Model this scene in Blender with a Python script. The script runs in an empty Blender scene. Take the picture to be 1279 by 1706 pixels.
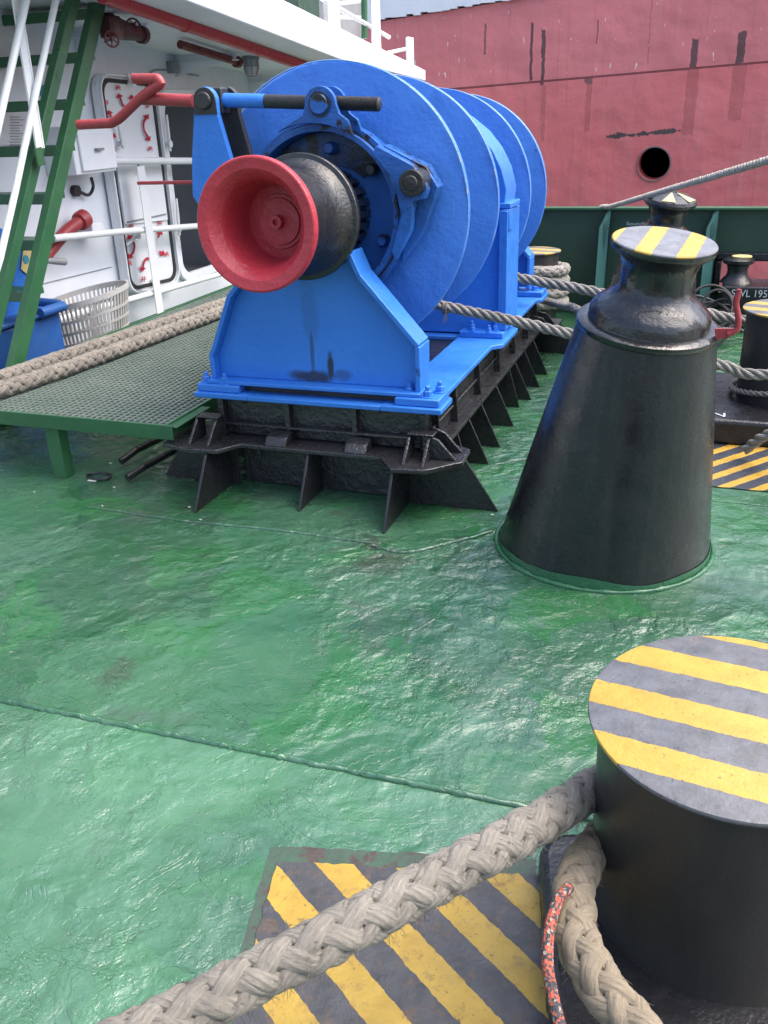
import bpy, bmesh, math, random
from mathutils import Vector, Matrix, Quaternion
random.seed(7)
S = bpy.context.scene
COL = S.collection
# ------------------------------------------------------------------ camera
# world frame: X across the winch, Y along its drum axis, Z square to the steel deck (metres)
CR = ((0.942911, -0.106535, -0.315545), (0.331309, 0.396657, 0.856094), (-0.033959, 0.911764, -0.409308))
CAM = Vector((0, 0, 1.6)); FPX = 1500.0; IW, IH = 1279, 1706
cd = bpy.data.cameras.new('camera'); cam = bpy.data.objects.new('camera', cd); COL.objects.link(cam)
cd.sensor_fit = 'VERTICAL'; cd.sensor_height = 24; cd.lens = FPX / IH * 24; cd.clip_start = .02; cd.clip_end = 4000
_r = Vector((CR[0][0], CR[1][0], CR[2][0])); _u = Vector((CR[0][1], CR[1][1], CR[2][1])); _f = Vector((CR[0][2], CR[1][2], CR[2][2]))
_f.normalize(); _r = (_r - _f * _r.dot(_f)).normalized(); _u = _r.cross(_f)
m = Matrix((_r, _u, -_f)).transposed().to_4x4(); m.translation = CAM; cam.matrix_world = m
S.camera = cam
# ------------------------------------------------------------------ sky, sun, exposure
SUN_EL, SUN_AZ = 60, 70            # azimuth clockwise from +Y
w = bpy.data.worlds.new('World'); S.world = w; w.use_nodes = True
nt = w.node_tree; bg = nt.nodes['Background']
sk = nt.nodes.new('ShaderNodeTexSky'); sk.sky_type = 'NISHITA'; sk.sun_disc = False
sk.sun_elevation = math.radians(SUN_EL); sk.sun_rotation = math.radians(SUN_AZ)
sk.air_density = 1.0; sk.dust_density = 5; sk.ozone_density = 1.2
nt.links.new(sk.outputs[0], bg.inputs[0]); bg.inputs[1].default_value = .145
sl = bpy.data.lights.new('sun', 'SUN'); so = bpy.data.objects.new('sun', sl); COL.objects.link(so)
sl.energy = 1.0; sl.angle = math.radians(75); sl.color = (1, .99, .98)
_e, _a = math.radians(SUN_EL), math.radians(SUN_AZ)
so.rotation_euler = Vector((math.cos(_e) * math.sin(_a), math.cos(_e) * math.cos(_a), math.sin(_e))).to_track_quat('Z', 'Y').to_euler()
S.view_settings.view_transform = 'Standard'; S.view_settings.look = 'None'; S.view_settings.gamma = 1; S.view_settings.exposure = 1.5
# ------------------------------------------------------------------ measuring: where a sight line meets a plane of the place
def ray(x, y):
    a, b = (x - IW / 2) / FPX, (IH / 2 - y) / FPX
    return Vector([r[0] * a + r[1] * b + r[2] for r in CR])
def pz(x, y, z): d = ray(x, y); return CAM + d * ((z - CAM.z) / d.z)
def py(x, y, Y): d = ray(x, y); return CAM + d * (Y / d.y)
def px(x, y, X): d = ray(x, y); return CAM + d * (X / d.x)
# ------------------------------------------------------------------ materials
def N(nt, t, **k):
    n = nt.nodes.new(t)
    for a, v in k.items():
        if a in n.inputs.keys(): n.inputs[a].default_value = v
        else: setattr(n, a, v)
    return n
class Mat:
    def __init__(s, name):
        s.m = bpy.data.materials.new(name); s.m.use_nodes = True; s.nt = s.m.node_tree
        s.b = s.nt.nodes['Principled BSDF']; s.tc = s.nt.nodes.new('ShaderNodeTexCoord')
    def L(s, a, b): s.nt.links.new(a, b)
    def n(s, t, **k): return N(s.nt, t, **k)
    def co(s, scale=(1, 1, 1), loc=(0, 0, 0), rot=(0, 0, 0), out='Object'):
        mp = s.n('ShaderNodeMapping'); mp.inputs['Scale'].default_value = scale; mp.inputs['Location'].default_value = loc; mp.inputs['Rotation'].default_value = rot
        s.L(s.tc.outputs[out], mp.inputs[0]); return mp.outputs[0]
    def noise(s, scale, detail=4, rough=.55, dist=0, v=None, out=0):
        t = s.n('ShaderNodeTexNoise'); t.inputs['Scale'].default_value = scale; t.inputs['Detail'].default_value = detail
        t.inputs['Roughness'].default_value = rough; t.inputs['Distortion'].default_value = dist
        s.L(v if v is not None else s.tc.outputs['Object'], t.inputs['Vector']); return t.outputs[out]
    def ramp(s, f, stops):
        r = s.n('ShaderNodeValToRGB'); e = r.color_ramp.elements
        while len(e) < len(stops): e.new(.5)
        for q, (p, c) in zip(e, stops):
            q.position = p; q.color = (c, c, c, 1) if isinstance(c, (int, float)) else (*c, 1)
        s.L(f, r.inputs[0]); return r.outputs[0]
    def mix(s, f, a, b):
        x = s.n('ShaderNodeMix', data_type='RGBA')
        for v, i in ((f, 0), (a, 6), (b, 7)):
            if hasattr(v, 'is_linked'): s.L(v, x.inputs[i])
            elif i == 0: x.inputs[0].default_value = v
            else: x.inputs[i].default_value = (*v, 1)
        return x.outputs[2]
    def math(s, op, a, b=None, c=None):
        x = s.n('ShaderNodeMath', operation=op)
        for i, v in enumerate((a, b, c)):
            if v is None: continue
            if hasattr(v, 'is_linked'): s.L(v, x.inputs[i])
            else: x.inputs[i].default_value = v
        return x.outputs[0]
    def bump(s, h, dist, strength=1, prev=None):
        x = s.n('ShaderNodeBump'); x.inputs['Distance'].default_value = dist; x.inputs['Strength'].default_value = strength
        s.L(h, x.inputs['Height'])
        if prev is not None: s.L(prev, x.inputs['Normal'])
        return x.outputs[0]
    def col(s, v):
        if hasattr(v, 'is_linked'): s.L(v, s.b.inputs['Base Color'])
        else: s.b.inputs['Base Color'].default_value = (*v, 1)
    def rough(s, v):
        if hasattr(v, 'is_linked'): s.L(v, s.b.inputs['Roughness'])
        else: s.b.inputs['Roughness'].default_value = v
    def norm(s, v): s.L(v, s.b.inputs['Normal'])
def paint(name, c, c2=None, *a, **k):
    return _paint(name, c, c2, *a, **k)
def _paint(name, c, c2=None, rough=.4, lump=.0015, lscale=25, fine=.0004, fscale=140, spot=None, spot_at=.68, spot_scale=7, vscale=3, spec=.5, coat=0, rust=None, streak=None):
    M = Mat(name); c2 = c2 or tuple(x * .75 for x in c)
    k = M.mix(M.ramp(M.noise(vscale, 5, .6, .4), [(.35, 0), (.68, 1)]), c, c2)
    if spot:
        k = M.mix(M.ramp(M.noise(spot_scale, 8, .65, .2), [(spot_at, 0), (spot_at + .05, 1)]), k, spot)
    if streak:
        k = M.mix(M.math('MULTIPLY', M.ramp(M.noise(2.2, 7, .7, .15, M.co(scale=(9, 9, .5))), [(.5, 0), (.72, 1)]), .8), k, streak)
        k = M.mix(M.ramp(M.noise(6, 4, .6, .1, M.co(scale=(6, 6, 1.2), loc=(3, 3, 3))), [(.74, 0), (.76, 1)]), k, tuple(x * 2.6 for x in streak))
    if rust:
        k = M.mix(M.math('MULTIPLY', M.ramp(M.noise(19, 7, .7, .2, M.co(loc=(9, 4, 3))), [(rust, 0), (rust + .04, 1)]), .85), k, (.09, .045, .032))
        k = M.mix(M.math('MULTIPLY', M.ramp(M.noise(2.0, 6, .65, .2, M.co(scale=(4, 4, .6), loc=(2, 7, 1))), [(.55, 0), (.75, 1)]), .35), k, tuple(x * .45 for x in c))
    M.col(k)
    M.rough(M.ramp(M.noise(vscale * 4, 4), [(.3, max(.05, rough - .1)), (.7, min(1, rough + .12))]))
    b = M.bump(M.noise(lscale, 4, .5, .3), lump)
    M.norm(M.bump(M.noise(fscale, 3, .6), fine, 1, b))
    M.b.inputs['Specular IOR Level'].default_value = spec; M.b.inputs['Coat Weight'].default_value = coat; M.b.inputs['Coat Roughness'].default_value = .12
    return M.m
MT = {}
BLUE = (.030, .180, .62)
MT['blue'] = paint('blue_paint', BLUE, (.034, .185, .61), .38, .003, 22, .0016, 90, (.014, .05, .2), .69, 6, rust=.70)
MT['blue_face'] = paint('blue_drum_paint', (.042, .178, .61), (.056, .215, .68), .40, .007, 9, .0022, 60, (.014, .05, .2), .69, 9, rust=.70)
def stand_mat():
    M = Mat('stained_blue_paint')
    c = M.mix(M.ramp(M.noise(3, 5, .6, .4), [(.35, 0), (.68, 1)]), BLUE, (.038, .205, .67))
    sx = M.n('ShaderNodeSeparateXYZ'); M.L(M.tc.outputs['Object'], sx.inputs[0])
    nz = M.math('SUBTRACT', M.noise(16, 6, .7), .5); nx = M.math('SUBTRACT', M.noise(9, 5, .7, 0, M.co(loc=(4, 0, 1))), .5)
    for x0, z0, wx, wz, amt in ((-.035, .525, .14, .035, .9), (.055, .575, .018, .075, .95), (-.03, .63, .012, .12, .6), (-.03, .80, .05, .16, .22), (.11, .54, .05, .03, .5)):
        dx = M.math('DIVIDE', M.math('ADD', M.math('SUBTRACT', sx.outputs[0], x0), M.math('MULTIPLY', nx, wx * .9)), wx)
        dz_ = M.math('DIVIDE', M.math('ADD', M.math('SUBTRACT', sx.outputs[2], z0), M.math('MULTIPLY', nz, wz * 1.2)), wz)
        r = M.math('ADD', M.math('MULTIPLY', dx, dx), M.math('MULTIPLY', dz_, dz_))
        c = M.mix(M.math('MULTIPLY', M.ramp(r, [(.25, 1), (1, 0)]), amt), c, (.022, .022, .03))
    M.col(c); M.rough(M.ramp(M.noise(12, 4), [(.3, .30), (.7, .5)]))
    b = M.bump(M.noise(22, 4, .5, .3), .003); M.norm(M.bump(M.noise(110, 3, .6), .0012, 1, b)); return M.m
MT['blue_stand'] = stand_mat()
MT['blue_dirty'] = paint('greasy_blue_paint', (.02, .125, .47), (.012, .06, .2), .38, .004, 30, .0015, 110, (.012, .013, .018), .55, 9)
MT['blue_dull'] = paint('blue_locker_paint', (.02, .10, .34), (.018, .085, .28), .5, .002, 10, .0004, 100)
MT['black'] = paint('black_gloss_paint', (.0115, .0115, .0135), (.019, .019, .021), .30, .004, 28, .0018, 90, (.05, .052, .06), .74, 16, spec=.6)
MT['black_cone'] = paint('black_brushed_paint', (.010, .0108, .0128), (.0145, .0155, .018), .28, .002, 16, .0012, 60, (.05, .075, .065), .78, 12, spec=.6, streak=(.026, .030, .031))
MT['black_rough'] = paint('lumpy_black_paint', (.014, .014, .016), (.024, .024, .027), .27, .007, 26, .0045, 75, (.07, .075, .085), .70, 30, spec=.7)
MT['black_neck'] = paint('lumpy_gloss_black_paint', (.011, .0115, .0135), (.016, .0165, .019), .20, .006, 17, .0014, 60, (.05, .055, .06), .74, 24, spec=.7)
MT['black_warm'] = paint('worn_black_paint', (.024, .0235, .022), (.036, .034, .030), .40, .001, 10, .0006, 80, (.07, .06, .05), .73, 14, streak=(.042, .038, .033))
MT['grease'] = paint('dark_grease', (.016, .016, .018), (.035, .033, .034), .38, .004, 40, .001, 150)
MT['hub_dark'] = paint('dark_greased_steel', (.010, .010, .012), (.014, .02, .04), .3, .003, 40)
MT['red'] = paint('red_paint', (.48, .040, .056), (.40, .031, .045), .36, .006, 20, .0022, 70, (.17, .02, .025), .66, 9, rust=.69)
MT['red_dull'] = paint('faded_red_paint', (.36, .045, .05), (.27, .032, .038), .45, .003, 30, .001, 120, (.5, .28, .25), .73, 14)
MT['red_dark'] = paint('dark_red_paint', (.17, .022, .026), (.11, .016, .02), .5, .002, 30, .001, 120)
MT['white'] = paint('white_paint', (.82, .83, .85), (.76, .775, .80), .42, .002, 8, .0005, 60, (.42, .36, .3), .79, 12)
MT['white_rail'] = paint('white_rail_paint', (.78, .79, .80), (.72, .73, .74), .4, .002, 30, .0006, 90, (.35, .28, .2), .76, 18)
MT['white_wall'] = paint('white_wall_paint', (.79, .81, .85), (.72, .745, .79), .45, .004, 5, .0006, 50, (.45, .40, .34), .80, 10)
MT['dark_room'] = paint('dim_corridor', (.42, .42, .44), (.36, .36, .38), .6)
MT['green'] = paint('green_paint', (.033, .125, .052), (.022, .088, .04), .36, .002, 18, .0006, 90, (.16, .23, .17), .73, 12)
MT['green_weld'] = paint('thick_green_paint', (.024, .105, .045), (.035, .12, .065), .28, .004, 30, .001, 90, (.10, .17, .13), .68, 14)
MT['green_dark'] = paint('dark_green_paint', (.022, .055, .036), (.028, .065, .043), .48, .002, 8, .0005, 80, (.06, .08, .07), .77, 10)
MT['green_pale'] = paint('pale_green_edge_paint', (.07, .21, .17), (.06, .17, .13), .45, .002, 20)
MT['rubber'] = paint('black_rubber', (.016, .016, .017), (.04, .04, .04), .55, .002, 40)
MT['grey'] = paint('grey_metal', (.30, .31, .32), (.22, .23, .24), .42, .001, 30)
MT['basket'] = paint('grimy_white_plastic', (.55, .54, .52), (.40, .38, .35), .5, .001, 20, .0005, 90, (.2, .17, .13), .66, 8)
MT['sign'] = paint('paper_notice', (.66, .66, .66), (.60, .60, .61), .5, .0005, 10)
MT['ink'] = paint('grey_ink', (.18, .17, .18), (.25, .24, .25), .6)
MT['mark_red'] = paint('red_stencil_paint', (.56, .015, .05), (.46, .012, .04), .5, .0002, 30, .0001, 90)
MT['mark_white'] = paint('white_stencil_paint', (.62, .64, .66), (.5, .52, .54), .5, .0002, 30, .0001, 90)
MT['yellow_card'] = paint('yellow_sticker', (.62, .52, .22), (.55, .45, .2), .5)
MT['cyan_card'] = paint('cyan_sticker', (.03, .30, .42), (.03, .26, .36), .5)
MT['litter'] = paint('chalk_white_scrap', (.6, .6, .57), (.5, .5, .48), .6)
MT['glass'] = paint('lamp_glass', (.45, .47, .5), (.4, .42, .45), .15)
def deck_mat():
    M = Mat('green_deck_paint')
    warp = M.n('ShaderNodeVectorMath', operation='MULTIPLY_ADD'); nz = M.n('ShaderNodeTexNoise'); nz.inputs['Scale'].default_value = 3; nz.inputs['Detail'].default_value = 7; nz.inputs['Roughness'].default_value = .65
    M.L(M.tc.outputs['Object'], nz.inputs['Vector']); M.L(nz.outputs['Color'], warp.inputs[0]); warp.inputs[1].default_value = (.4, .4, .0); M.L(M.tc.outputs['Object'], warp.inputs[2])
    def patches(scale, off):
        vo = M.n('ShaderNodeTexVoronoi'); vo.inputs['Scale'].default_value = scale
        mp = M.n('ShaderNodeMapping'); mp.inputs['Location'].default_value = off; M.L(warp.outputs[0], mp.inputs[0]); M.L(mp.outputs[0], vo.inputs['Vector'])
        sep = M.n('ShaderNodeSeparateColor'); M.L(vo.outputs['Color'], sep.inputs[0]); return sep.outputs
    p1 = patches(1.5, (3, 1, 0)); p2 = patches(3.4, (8, 2, 0))
    big = M.noise(.8, 5, .6, .4); mid = M.noise(2.6, 7, .68, .6); sm = M.noise(11, 7, .72, .4)
    a = M.mix(M.ramp(big, [(.38, 0), (.60, 1)]), (.015, .080, .028), (.021, .088, .042))
    a = M.mix(M.math('MULTIPLY', M.ramp(mid, [(.44, 0), (.60, 1)]), .7), a, (.025, .074, .043))
    a = M.mix(M.math('MULTIPLY', M.ramp(p1[0], [(.5, 0), (.62, 1)]), .6), a, (.041, .130, .066))
    a = M.mix(M.math('MULTIPLY', M.ramp(p2[1], [(.66, 0), (.72, 1)]), .5), a, (.022, .128, .032))
    a = M.mix(M.math('MULTIPLY', M.ramp(p2[2], [(.74, 0), (.80, 1)]), .35), a, (.055, .12, .082))
    a = M.mix(M.math('MULTIPLY', M.ramp(sm, [(.52, 0), (.72, 1)]), .55), a, (.062, .13, .09))
    worn = M.noise(1.9, 8, .72, .5, M.co(loc=(7, 3, 0)))
    a = M.mix(M.math('MULTIPLY', M.ramp(worn, [(.56, 0), (.66, 1)]), .65), a, (.052, .078, .062))
    rust = M.noise(4.2, 9, .74, .3, M.co(loc=(2, 9, 1)))
    a = M.mix(M.ramp(rust, [(.70, 0), (.735, 1)]), a, (.06, .05, .045))
    spk = M.noise(75, 2, .5, 0); spm = M.noise(1.7, 3, .5, 0, M.co(loc=(4, 4, 4)))
    a = M.mix(M.math('MULTIPLY', M.ramp(spk, [(.73, 0), (.76, 1)]), M.ramp(spm, [(.5, 0), (.7, 1)])), a, (.32, .35, .32))
    pit = M.noise(42, 2, .5, 0, M.co(loc=(1, 6, 2)))
    a = M.mix(M.math('MULTIPLY', M.ramp(pit, [(.73, 0), (.75, 1)]), M.ramp(spm, [(.45, 1), (.6, 0)])), a, (.015, .03, .02))
    sx = M.n('ShaderNodeSeparateXYZ'); M.L(M.tc.outputs['Object'], sx.inputs[0])
    yl = M.math('ADD', M.math('SUBTRACT', sx.outputs[1], 1.742), M.math('MULTIPLY', sx.outputs[0], -.013))
    near = M.math('MULTIPLY', M.ramp(M.math('ADD', yl, .5), [(.499, 1), (.501, .10)]), M.ramp(M.noise(1.6, 6, .65, .3, M.co(loc=(1, 8, 3))), [(.34, .12), (.62, .56)]))
    a = M.mix(near, a, (.10, .23, .142))
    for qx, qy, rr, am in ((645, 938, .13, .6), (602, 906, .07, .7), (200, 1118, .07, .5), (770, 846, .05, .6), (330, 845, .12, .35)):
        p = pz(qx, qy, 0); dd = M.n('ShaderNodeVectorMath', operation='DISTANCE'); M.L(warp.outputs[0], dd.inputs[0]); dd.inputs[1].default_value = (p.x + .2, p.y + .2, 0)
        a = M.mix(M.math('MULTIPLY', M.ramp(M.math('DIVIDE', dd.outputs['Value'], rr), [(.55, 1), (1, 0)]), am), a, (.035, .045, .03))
    rd = M.math('ABSOLUTE', M.math('SUBTRACT', M.noise(2.7, 5, .6, 1.2, M.co(loc=(5, 5, 2))), .5))
    zn = M.ramp(M.noise(.9, 4, .6, .5, M.co(loc=(2, 2, 7))), [(.40, .05), (.62, 1)])
    a = M.mix(M.math('MULTIPLY', M.math('MULTIPLY', M.ramp(rd, [(.001, 1), (.006, 0)]), zn), .5), a, (.012, .05, .028))
    M.col(a)
    M.rough(M.ramp(M.noise(2.4, 6, .65, .4, M.co(loc=(6, 0, 3))), [(.34, .11), (.5, .18), (.66, .36)]))
    # heavy paint: swells, flaked layers with raised rims, drag ripples in places, pits
    zone = M.ramp(M.noise(.9, 4, .6, .5, M.co(loc=(2, 2, 7))), [(.40, .05), (.62, 1)])
    n1 = M.bump(M.noise(1.8, 3, .5, .5), .04)
    fl = M.noise(3.4, 6, .58, 1.0, M.co(loc=(3, 1, 0)))
    st = M.ramp(fl, [(.0, 0), (.43, .12), (.436, .5), (.56, .55), (.566, .9), (.68, .92), (.686, 1.3)])
    n2 = M.bump(M.math('MULTIPLY', st, M.ramp(zone, [(0, .3), (.7, 1)])), .0045, .9, n1)
    wr = M.noise(10, 2, .4, .6)
    n3 = M.bump(M.math('MULTIPLY', wr, zone), .026, .9, n2)
    vb = M.n('ShaderNodeTexVoronoi', feature='SMOOTH_F1'); vb.inputs['Scale'].default_value = 16; vb.inputs['Smoothness'].default_value = .6; M.L(warp.outputs[0], vb.inputs['Vector'])
    z2 = M.ramp(M.noise(1.5, 4, .6, .5, M.co(loc=(9, 2, 1))), [(.44, 0), (.62, 1)])
    n3 = M.bump(M.math('MULTIPLY', vb.outputs['Distance'], z2), .014, .9, n3)
    wr2 = M.noise(26, 3, .5, .8)
    n3 = M.bump(M.math('MULTIPLY', wr2, M.ramp(zone, [(0, .15), (1, 1)])), .006, .9, n3)
    rid = M.math('ABSOLUTE', M.math('SUBTRACT', M.noise(2.7, 5, .6, 1.2, M.co(loc=(5, 5, 2))), .5))
    n4 = M.bump(M.math('MULTIPLY', M.ramp(rid, [(0, 0), (.010, 1)]), zone), .0022, .7, n3)
    n5 = M.bump(M.noise(70, 4, .65, .4), .0017, .9, n4)
    n6 = M.bump(M.noise(200, 2, .6), .0004, .8, n5)
    M.norm(n6); M.b.inputs['Specular IOR Level'].default_value = 1.0
    return M.m
MT['deck'] = deck_mat()
def stripe_mat(name, ang, period, off, frac=.48, yel=(.64, .40, .045), dark=(.16, .165, .185), wear=.0, rough=.5):
    """painted stripes; ang = direction of the stripe normal in local XY"""
    M = Mat(name)
    sx = M.n('ShaderNodeSeparateXYZ'); M.L(M.tc.outputs['Object'], sx.inputs[0])
    s = M.math('ADD', M.math('MULTIPLY', sx.outputs[0], math.cos(ang)), M.math('MULTIPLY', sx.outputs[1], math.sin(ang)))
    s = M.math('ADD', s, M.math('MULTIPLY', M.math('SUBTRACT', M.noise(35, 4, .6), .5), .012))
    f = M.math('FRACT', M.math('ADD', M.math('DIVIDE', M.math('SUBTRACT', s, off), period), 40))
    k = M.math('LESS_THAN', f, frac)
    yv = M.mix(M.ramp(M.noise(12, 6, .65), [(.4, 0), (.75, 1)]), yel, tuple(x * .74 for x in yel))
    dv = M.mix(M.ramp(M.noise(18, 6, .7), [(.38, 0), (.7, 1)]), dark, tuple(x * .55 for x in dark))
    c = M.mix(k, dv, yv)
    if wear > 0:
        c = M.mix(M.math('MULTIPLY', M.ramp(M.noise(26, 8, .75, .3), [(.66 - wear * .1, 0), (.70, 1)]), .8), c, (.13, .075, .035))
        c = M.mix(M.math('MULTIPLY', M.ramp(M.noise(90, 3, .6), [(.66, 0), (.7, 1)]), .7), c, (.03, .03, .033))
    M.col(c); M.rough(M.ramp(M.noise(20, 5), [(.3, rough - .12), (.7, rough + .12)]))
    b = M.bump(M.noise(16, 5, .6, .4), .004)
    b = M.bump(k, .0006, 1, b)
    M.norm(M.bump(M.noise(150, 3, .6), .0008, 1, b))
    return M.m
def rope_mat(name, c, c2, dirt, dirt_amt=.5, fib=(26, 160)):
    M = Mat(name)
    uv = M.co(scale=(fib[0], fib[1] * .05, 1), out='UV')
    f = M.noise(3.0, 5, .7, .2, uv)
    k = M.mix(M.ramp(f, [(.3, 0), (.7, 1)]), c, c2)
    k = M.mix(M.math('MULTIPLY', M.ramp(M.noise(9, 6, .7), [(.42, 0), (.66, 1)]), dirt_amt), k, dirt)
    k = M.mix(M.math('MULTIPLY', M.ramp(M.noise(70, 4, .7), [(.55, 0), (.7, 1)]), .35), k, tuple(x * .55 for x in c))
    sx = M.n('ShaderNodeSeparateXYZ'); M.L(M.tc.outputs['UV'], sx.inputs[0])
    yarn = M.math('SINE', M.math('MULTIPLY', M.math('ADD', M.math('ADD', M.math('MULTIPLY', sx.outputs[0], 7), M.math('MULTIPLY', sx.outputs[1], 22)), M.math('MULTIPLY', M.noise(30, 3), .8)), 6.2832))
    k = M.mix(M.math('MULTIPLY', M.ramp(yarn, [(.0, 1), (.45, 0)]), .18), k, dirt)
    M.col(k); M.rough(.85)
    b = M.bump(f, .0034)
    b = M.bump(yarn, .0009, 1, b)
    M.norm(M.bump(M.noise(120, 4, .7), .002, 1, b))
    M.b.inputs['Specular IOR Level'].default_value = .25
    M.b.inputs['Sheen Weight'].default_value = .15
    return M.m
MT['rope_big'] = rope_mat('weathered_grey_rope', (.36, .325, .268), (.25, .225, .188), (.125, .115, .098), .62)
MT['rope_tan'] = rope_mat('tan_rope', (.37, .30, .205), (.29, .235, .162), (.18, .15, .108), .45)
MT['rope_grey'] = rope_mat('pale_grey_rope', (.42, .395, .35), (.29, .27, .24), (.16, .15, .135), .6)
MT['rope_pale'] = rope_mat('pale_beige_rope', (.56, .51, .43), (.42, .38, .32), (.26, .235, .20), .5)
MT['rope_pink'] = rope_mat('dusty_beige_rope', (.345, .31, .262), (.25, .222, .188), (.14, .124, .105), .55)
def speck_rope():
    M = Mat('speckled_orange_rope')
    v = M.n('ShaderNodeTexVoronoi'); v.inputs['Scale'].default_value = 1
    M.L(M.co(scale=(13, 210, 1), out='UV'), v.inputs['Vector'])
    sp = M.n('ShaderNodeSeparateColor'); M.L(v.outputs['Color'], sp.inputs[0])
    M.col(M.ramp(sp.outputs[0], [(0, (.36, .07, .04)), (.42, (.40, .10, .06)), (.46, (.04, .04, .045)), (.87, (.05, .05, .055)), (.90, (.30, .24, .20))]))
    M.rough(.8); M.norm(M.bump(v.outputs['Distance'], .002)); return M.m
MT['rope_speck'] = speck_rope()
# ------------------------------------------------------------------ mesh builder
class MB:
    def __init__(s): s.v = []; s.f = []; s.uv = {}
    def add(s, vs, fs, uvs=None):
        o = len(s.v); s.v += [tuple(v) for v in vs]
        for i, f in enumerate(fs):
            if uvs: s.uv[len(s.f)] = uvs[i]
            s.f.append(tuple(o + j for j in f))
        return s
    def box(s, a, b):
        x0, x1 = sorted((a[0], b[0])); y0, y1 = sorted((a[1], b[1])); z0, z1 = sorted((a[2], b[2]))
        return s.add([(x0, y0, z0), (x1, y0, z0), (x1, y1, z0), (x0, y1, z0), (x0, y0, z1), (x1, y0, z1), (x1, y1, z1), (x0, y1, z1)],
                     [(0, 3, 2, 1), (4, 5, 6, 7), (0, 1, 5, 4), (1, 2, 6, 5), (2, 3, 7, 6), (3, 0, 4, 7)])
    def hexa(s, q, d):           # quad extruded by vector d
        q = [Vector(p) for p in q]; d = Vector(d); n = len(q)
        return s.add(q + [p + d for p in q], [tuple(range(n - 1, -1, -1)), tuple(range(n, 2 * n))] + [(i, (i + 1) % n, n + (i + 1) % n, n + i) for i in range(n)])
    poly = hexa
    def bar(s, a, b, w, h, up=(0, 0, 1)):
        a = Vector(a); b = Vector(b); t = (b - a).normalized(); r = t.cross(Vector(up)).normalized(); u = r.cross(t)
        c = [r * w / 2 * i + u * h / 2 * j for i, j in ((-1, -1), (1, -1), (1, 1), (-1, 1))]
        return s.hexa([a + k for k in c], b - a)
    def tube(s, pts, r, n=10, closed=False, caps=True, uvlen=1.0):
        pts = [Vector(p) for p in pts]; rr = r if isinstance(r, (list, tuple)) else [r] * len(pts)
        T = []
        for i in range(len(pts)):
            if closed: t = pts[(i + 1) % len(pts)] - pts[i - 1]
            else: t = pts[min(i + 1, len(pts) - 1)] - pts[max(i - 1, 0)]
            T.append(t.normalized() if t.length > 1e-9 else Vector((0, 0, 1)))
        u = T[0].orthogonal().normalized(); vs = []; L = [0]
        for i, p in enumerate(pts):
            if i:
                q = T[i - 1].rotation_difference(T[i]); u = q @ u; u = (u - T[i] * u.dot(T[i])).normalized(); L.append(L[-1] + (p - pts[i - 1]).length)
            b = T[i].cross(u)
            for k in range(n):
                a = 2 * math.pi * k / n; vs.append(p + (u * math.cos(a) + b * math.sin(a)) * rr[i])
        fs = []; uv = []; m = len(pts)
        for i in range(m if closed else m - 1):
            j = (i + 1) % m
            for k in range(n):
                l = (k + 1) % n; fs.append((i * n + k, i * n + l, j * n + l, j * n + k))
                y0 = L[i] / uvlen; y1 = (L[j] if j else L[i] + (pts[0] - pts[i]).length) / uvlen
                uv.append(((k / n, y0), ((k + 1) / n, y0), ((k + 1) / n, y1), (k / n, y1)))
        if caps and not closed:
            fs.append(tuple(range(n - 1, -1, -1))); uv.append(((0, 0),) * n)
            fs.append(tuple((m - 1) * n + k for k in range(n))); uv.append(((0, 0),) * n)
        return s.add(vs, fs, uv)
    def strand(s, pts, nrm, w, h, n=10, uvlen=1.0):
        L = 0; vs = []; fs = []; uv = []; m = len(pts)
        for i, p in enumerate(pts):
            t = (pts[min(i + 1, m - 1)] - pts[max(i - 1, 0)]).normalized(); o = (nrm[i] - t * nrm[i].dot(t)).normalized(); b = t.cross(o)
            for k in range(n):
                a = 2 * math.pi * k / n; c_, s_ = math.cos(a), math.sin(a)
                vs.append(p + b * c_ * w[i] + o * s_ * h[i])
        for i in range(m - 1):
            y0 = L; L += (pts[i + 1] - pts[i]).length
            for k in range(n):
                l = (k + 1) % n; fs.append((i * n + k, i * n + l, (i + 1) * n + l, (i + 1) * n + k))
                uv.append(((k / n, y0), ((k + 1) / n, y0), ((k + 1) / n, L), (k / n, L)))
        return s.add(vs, fs, uv)
    def cyl(s, a, b, r, n=20, r2=None): return s.tube([a, b], [r, r if r2 is None else r2], n)
    def lathe(s, prof, c, axis=(0, 0, 1), n=48, xdir=None, close=False, caps=True):
        """prof: (radius, height) pairs along the axis from c"""
        ax = Vector(axis).normalized(); c = Vector(c); u = (Vector(xdir) if xdir else ax.orthogonal()); u = (u - ax * u.dot(ax)).normalized(); b = ax.cross(u)
        vs = []; fs = []; m = len(prof)
        for r, h in prof:
            for k in range(n):
                a = 2 * math.pi * k / n; vs.append(c + ax * h + (u * math.cos(a) + b * math.sin(a)) * max(r, 1e-5))
        for i in range(m if close else m - 1):
            j = (i + 1) % m
            for k in range(n):
                l = (k + 1) % n; fs.append((i * n + k, i * n + l, j * n + l, j * n + k))
        if not close and caps:
            if prof[0][0] > 1e-4: fs.append(tuple(range(n - 1, -1, -1)))
            if prof[-1][0] > 1e-4: fs.append(tuple((m - 1) * n + k for k in range(n)))
        return s.add(vs, fs)
    def hexbolt(s, p, r=.018, h=.02, axis=(0, 0, 1), stud=True):
        p = Vector(p); ax = Vector(axis).normalized(); u = ax.orthogonal(); q = Quaternion(ax, random.random() * 1.05)
        s.lathe([(r * 1.5, 0), (r * 1.5, h * .16)], p, axis, 14)
        s.lathe([(r, h * .16), (r, h), (r * .85, h * 1.1)], p, axis, 6, q @ u)
        if stud: s.lathe([(r * .55, h * 1.1), (r * .55, h * 1.75), (r * .4, h * 1.85)], p, axis, 10)
        return s
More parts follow.
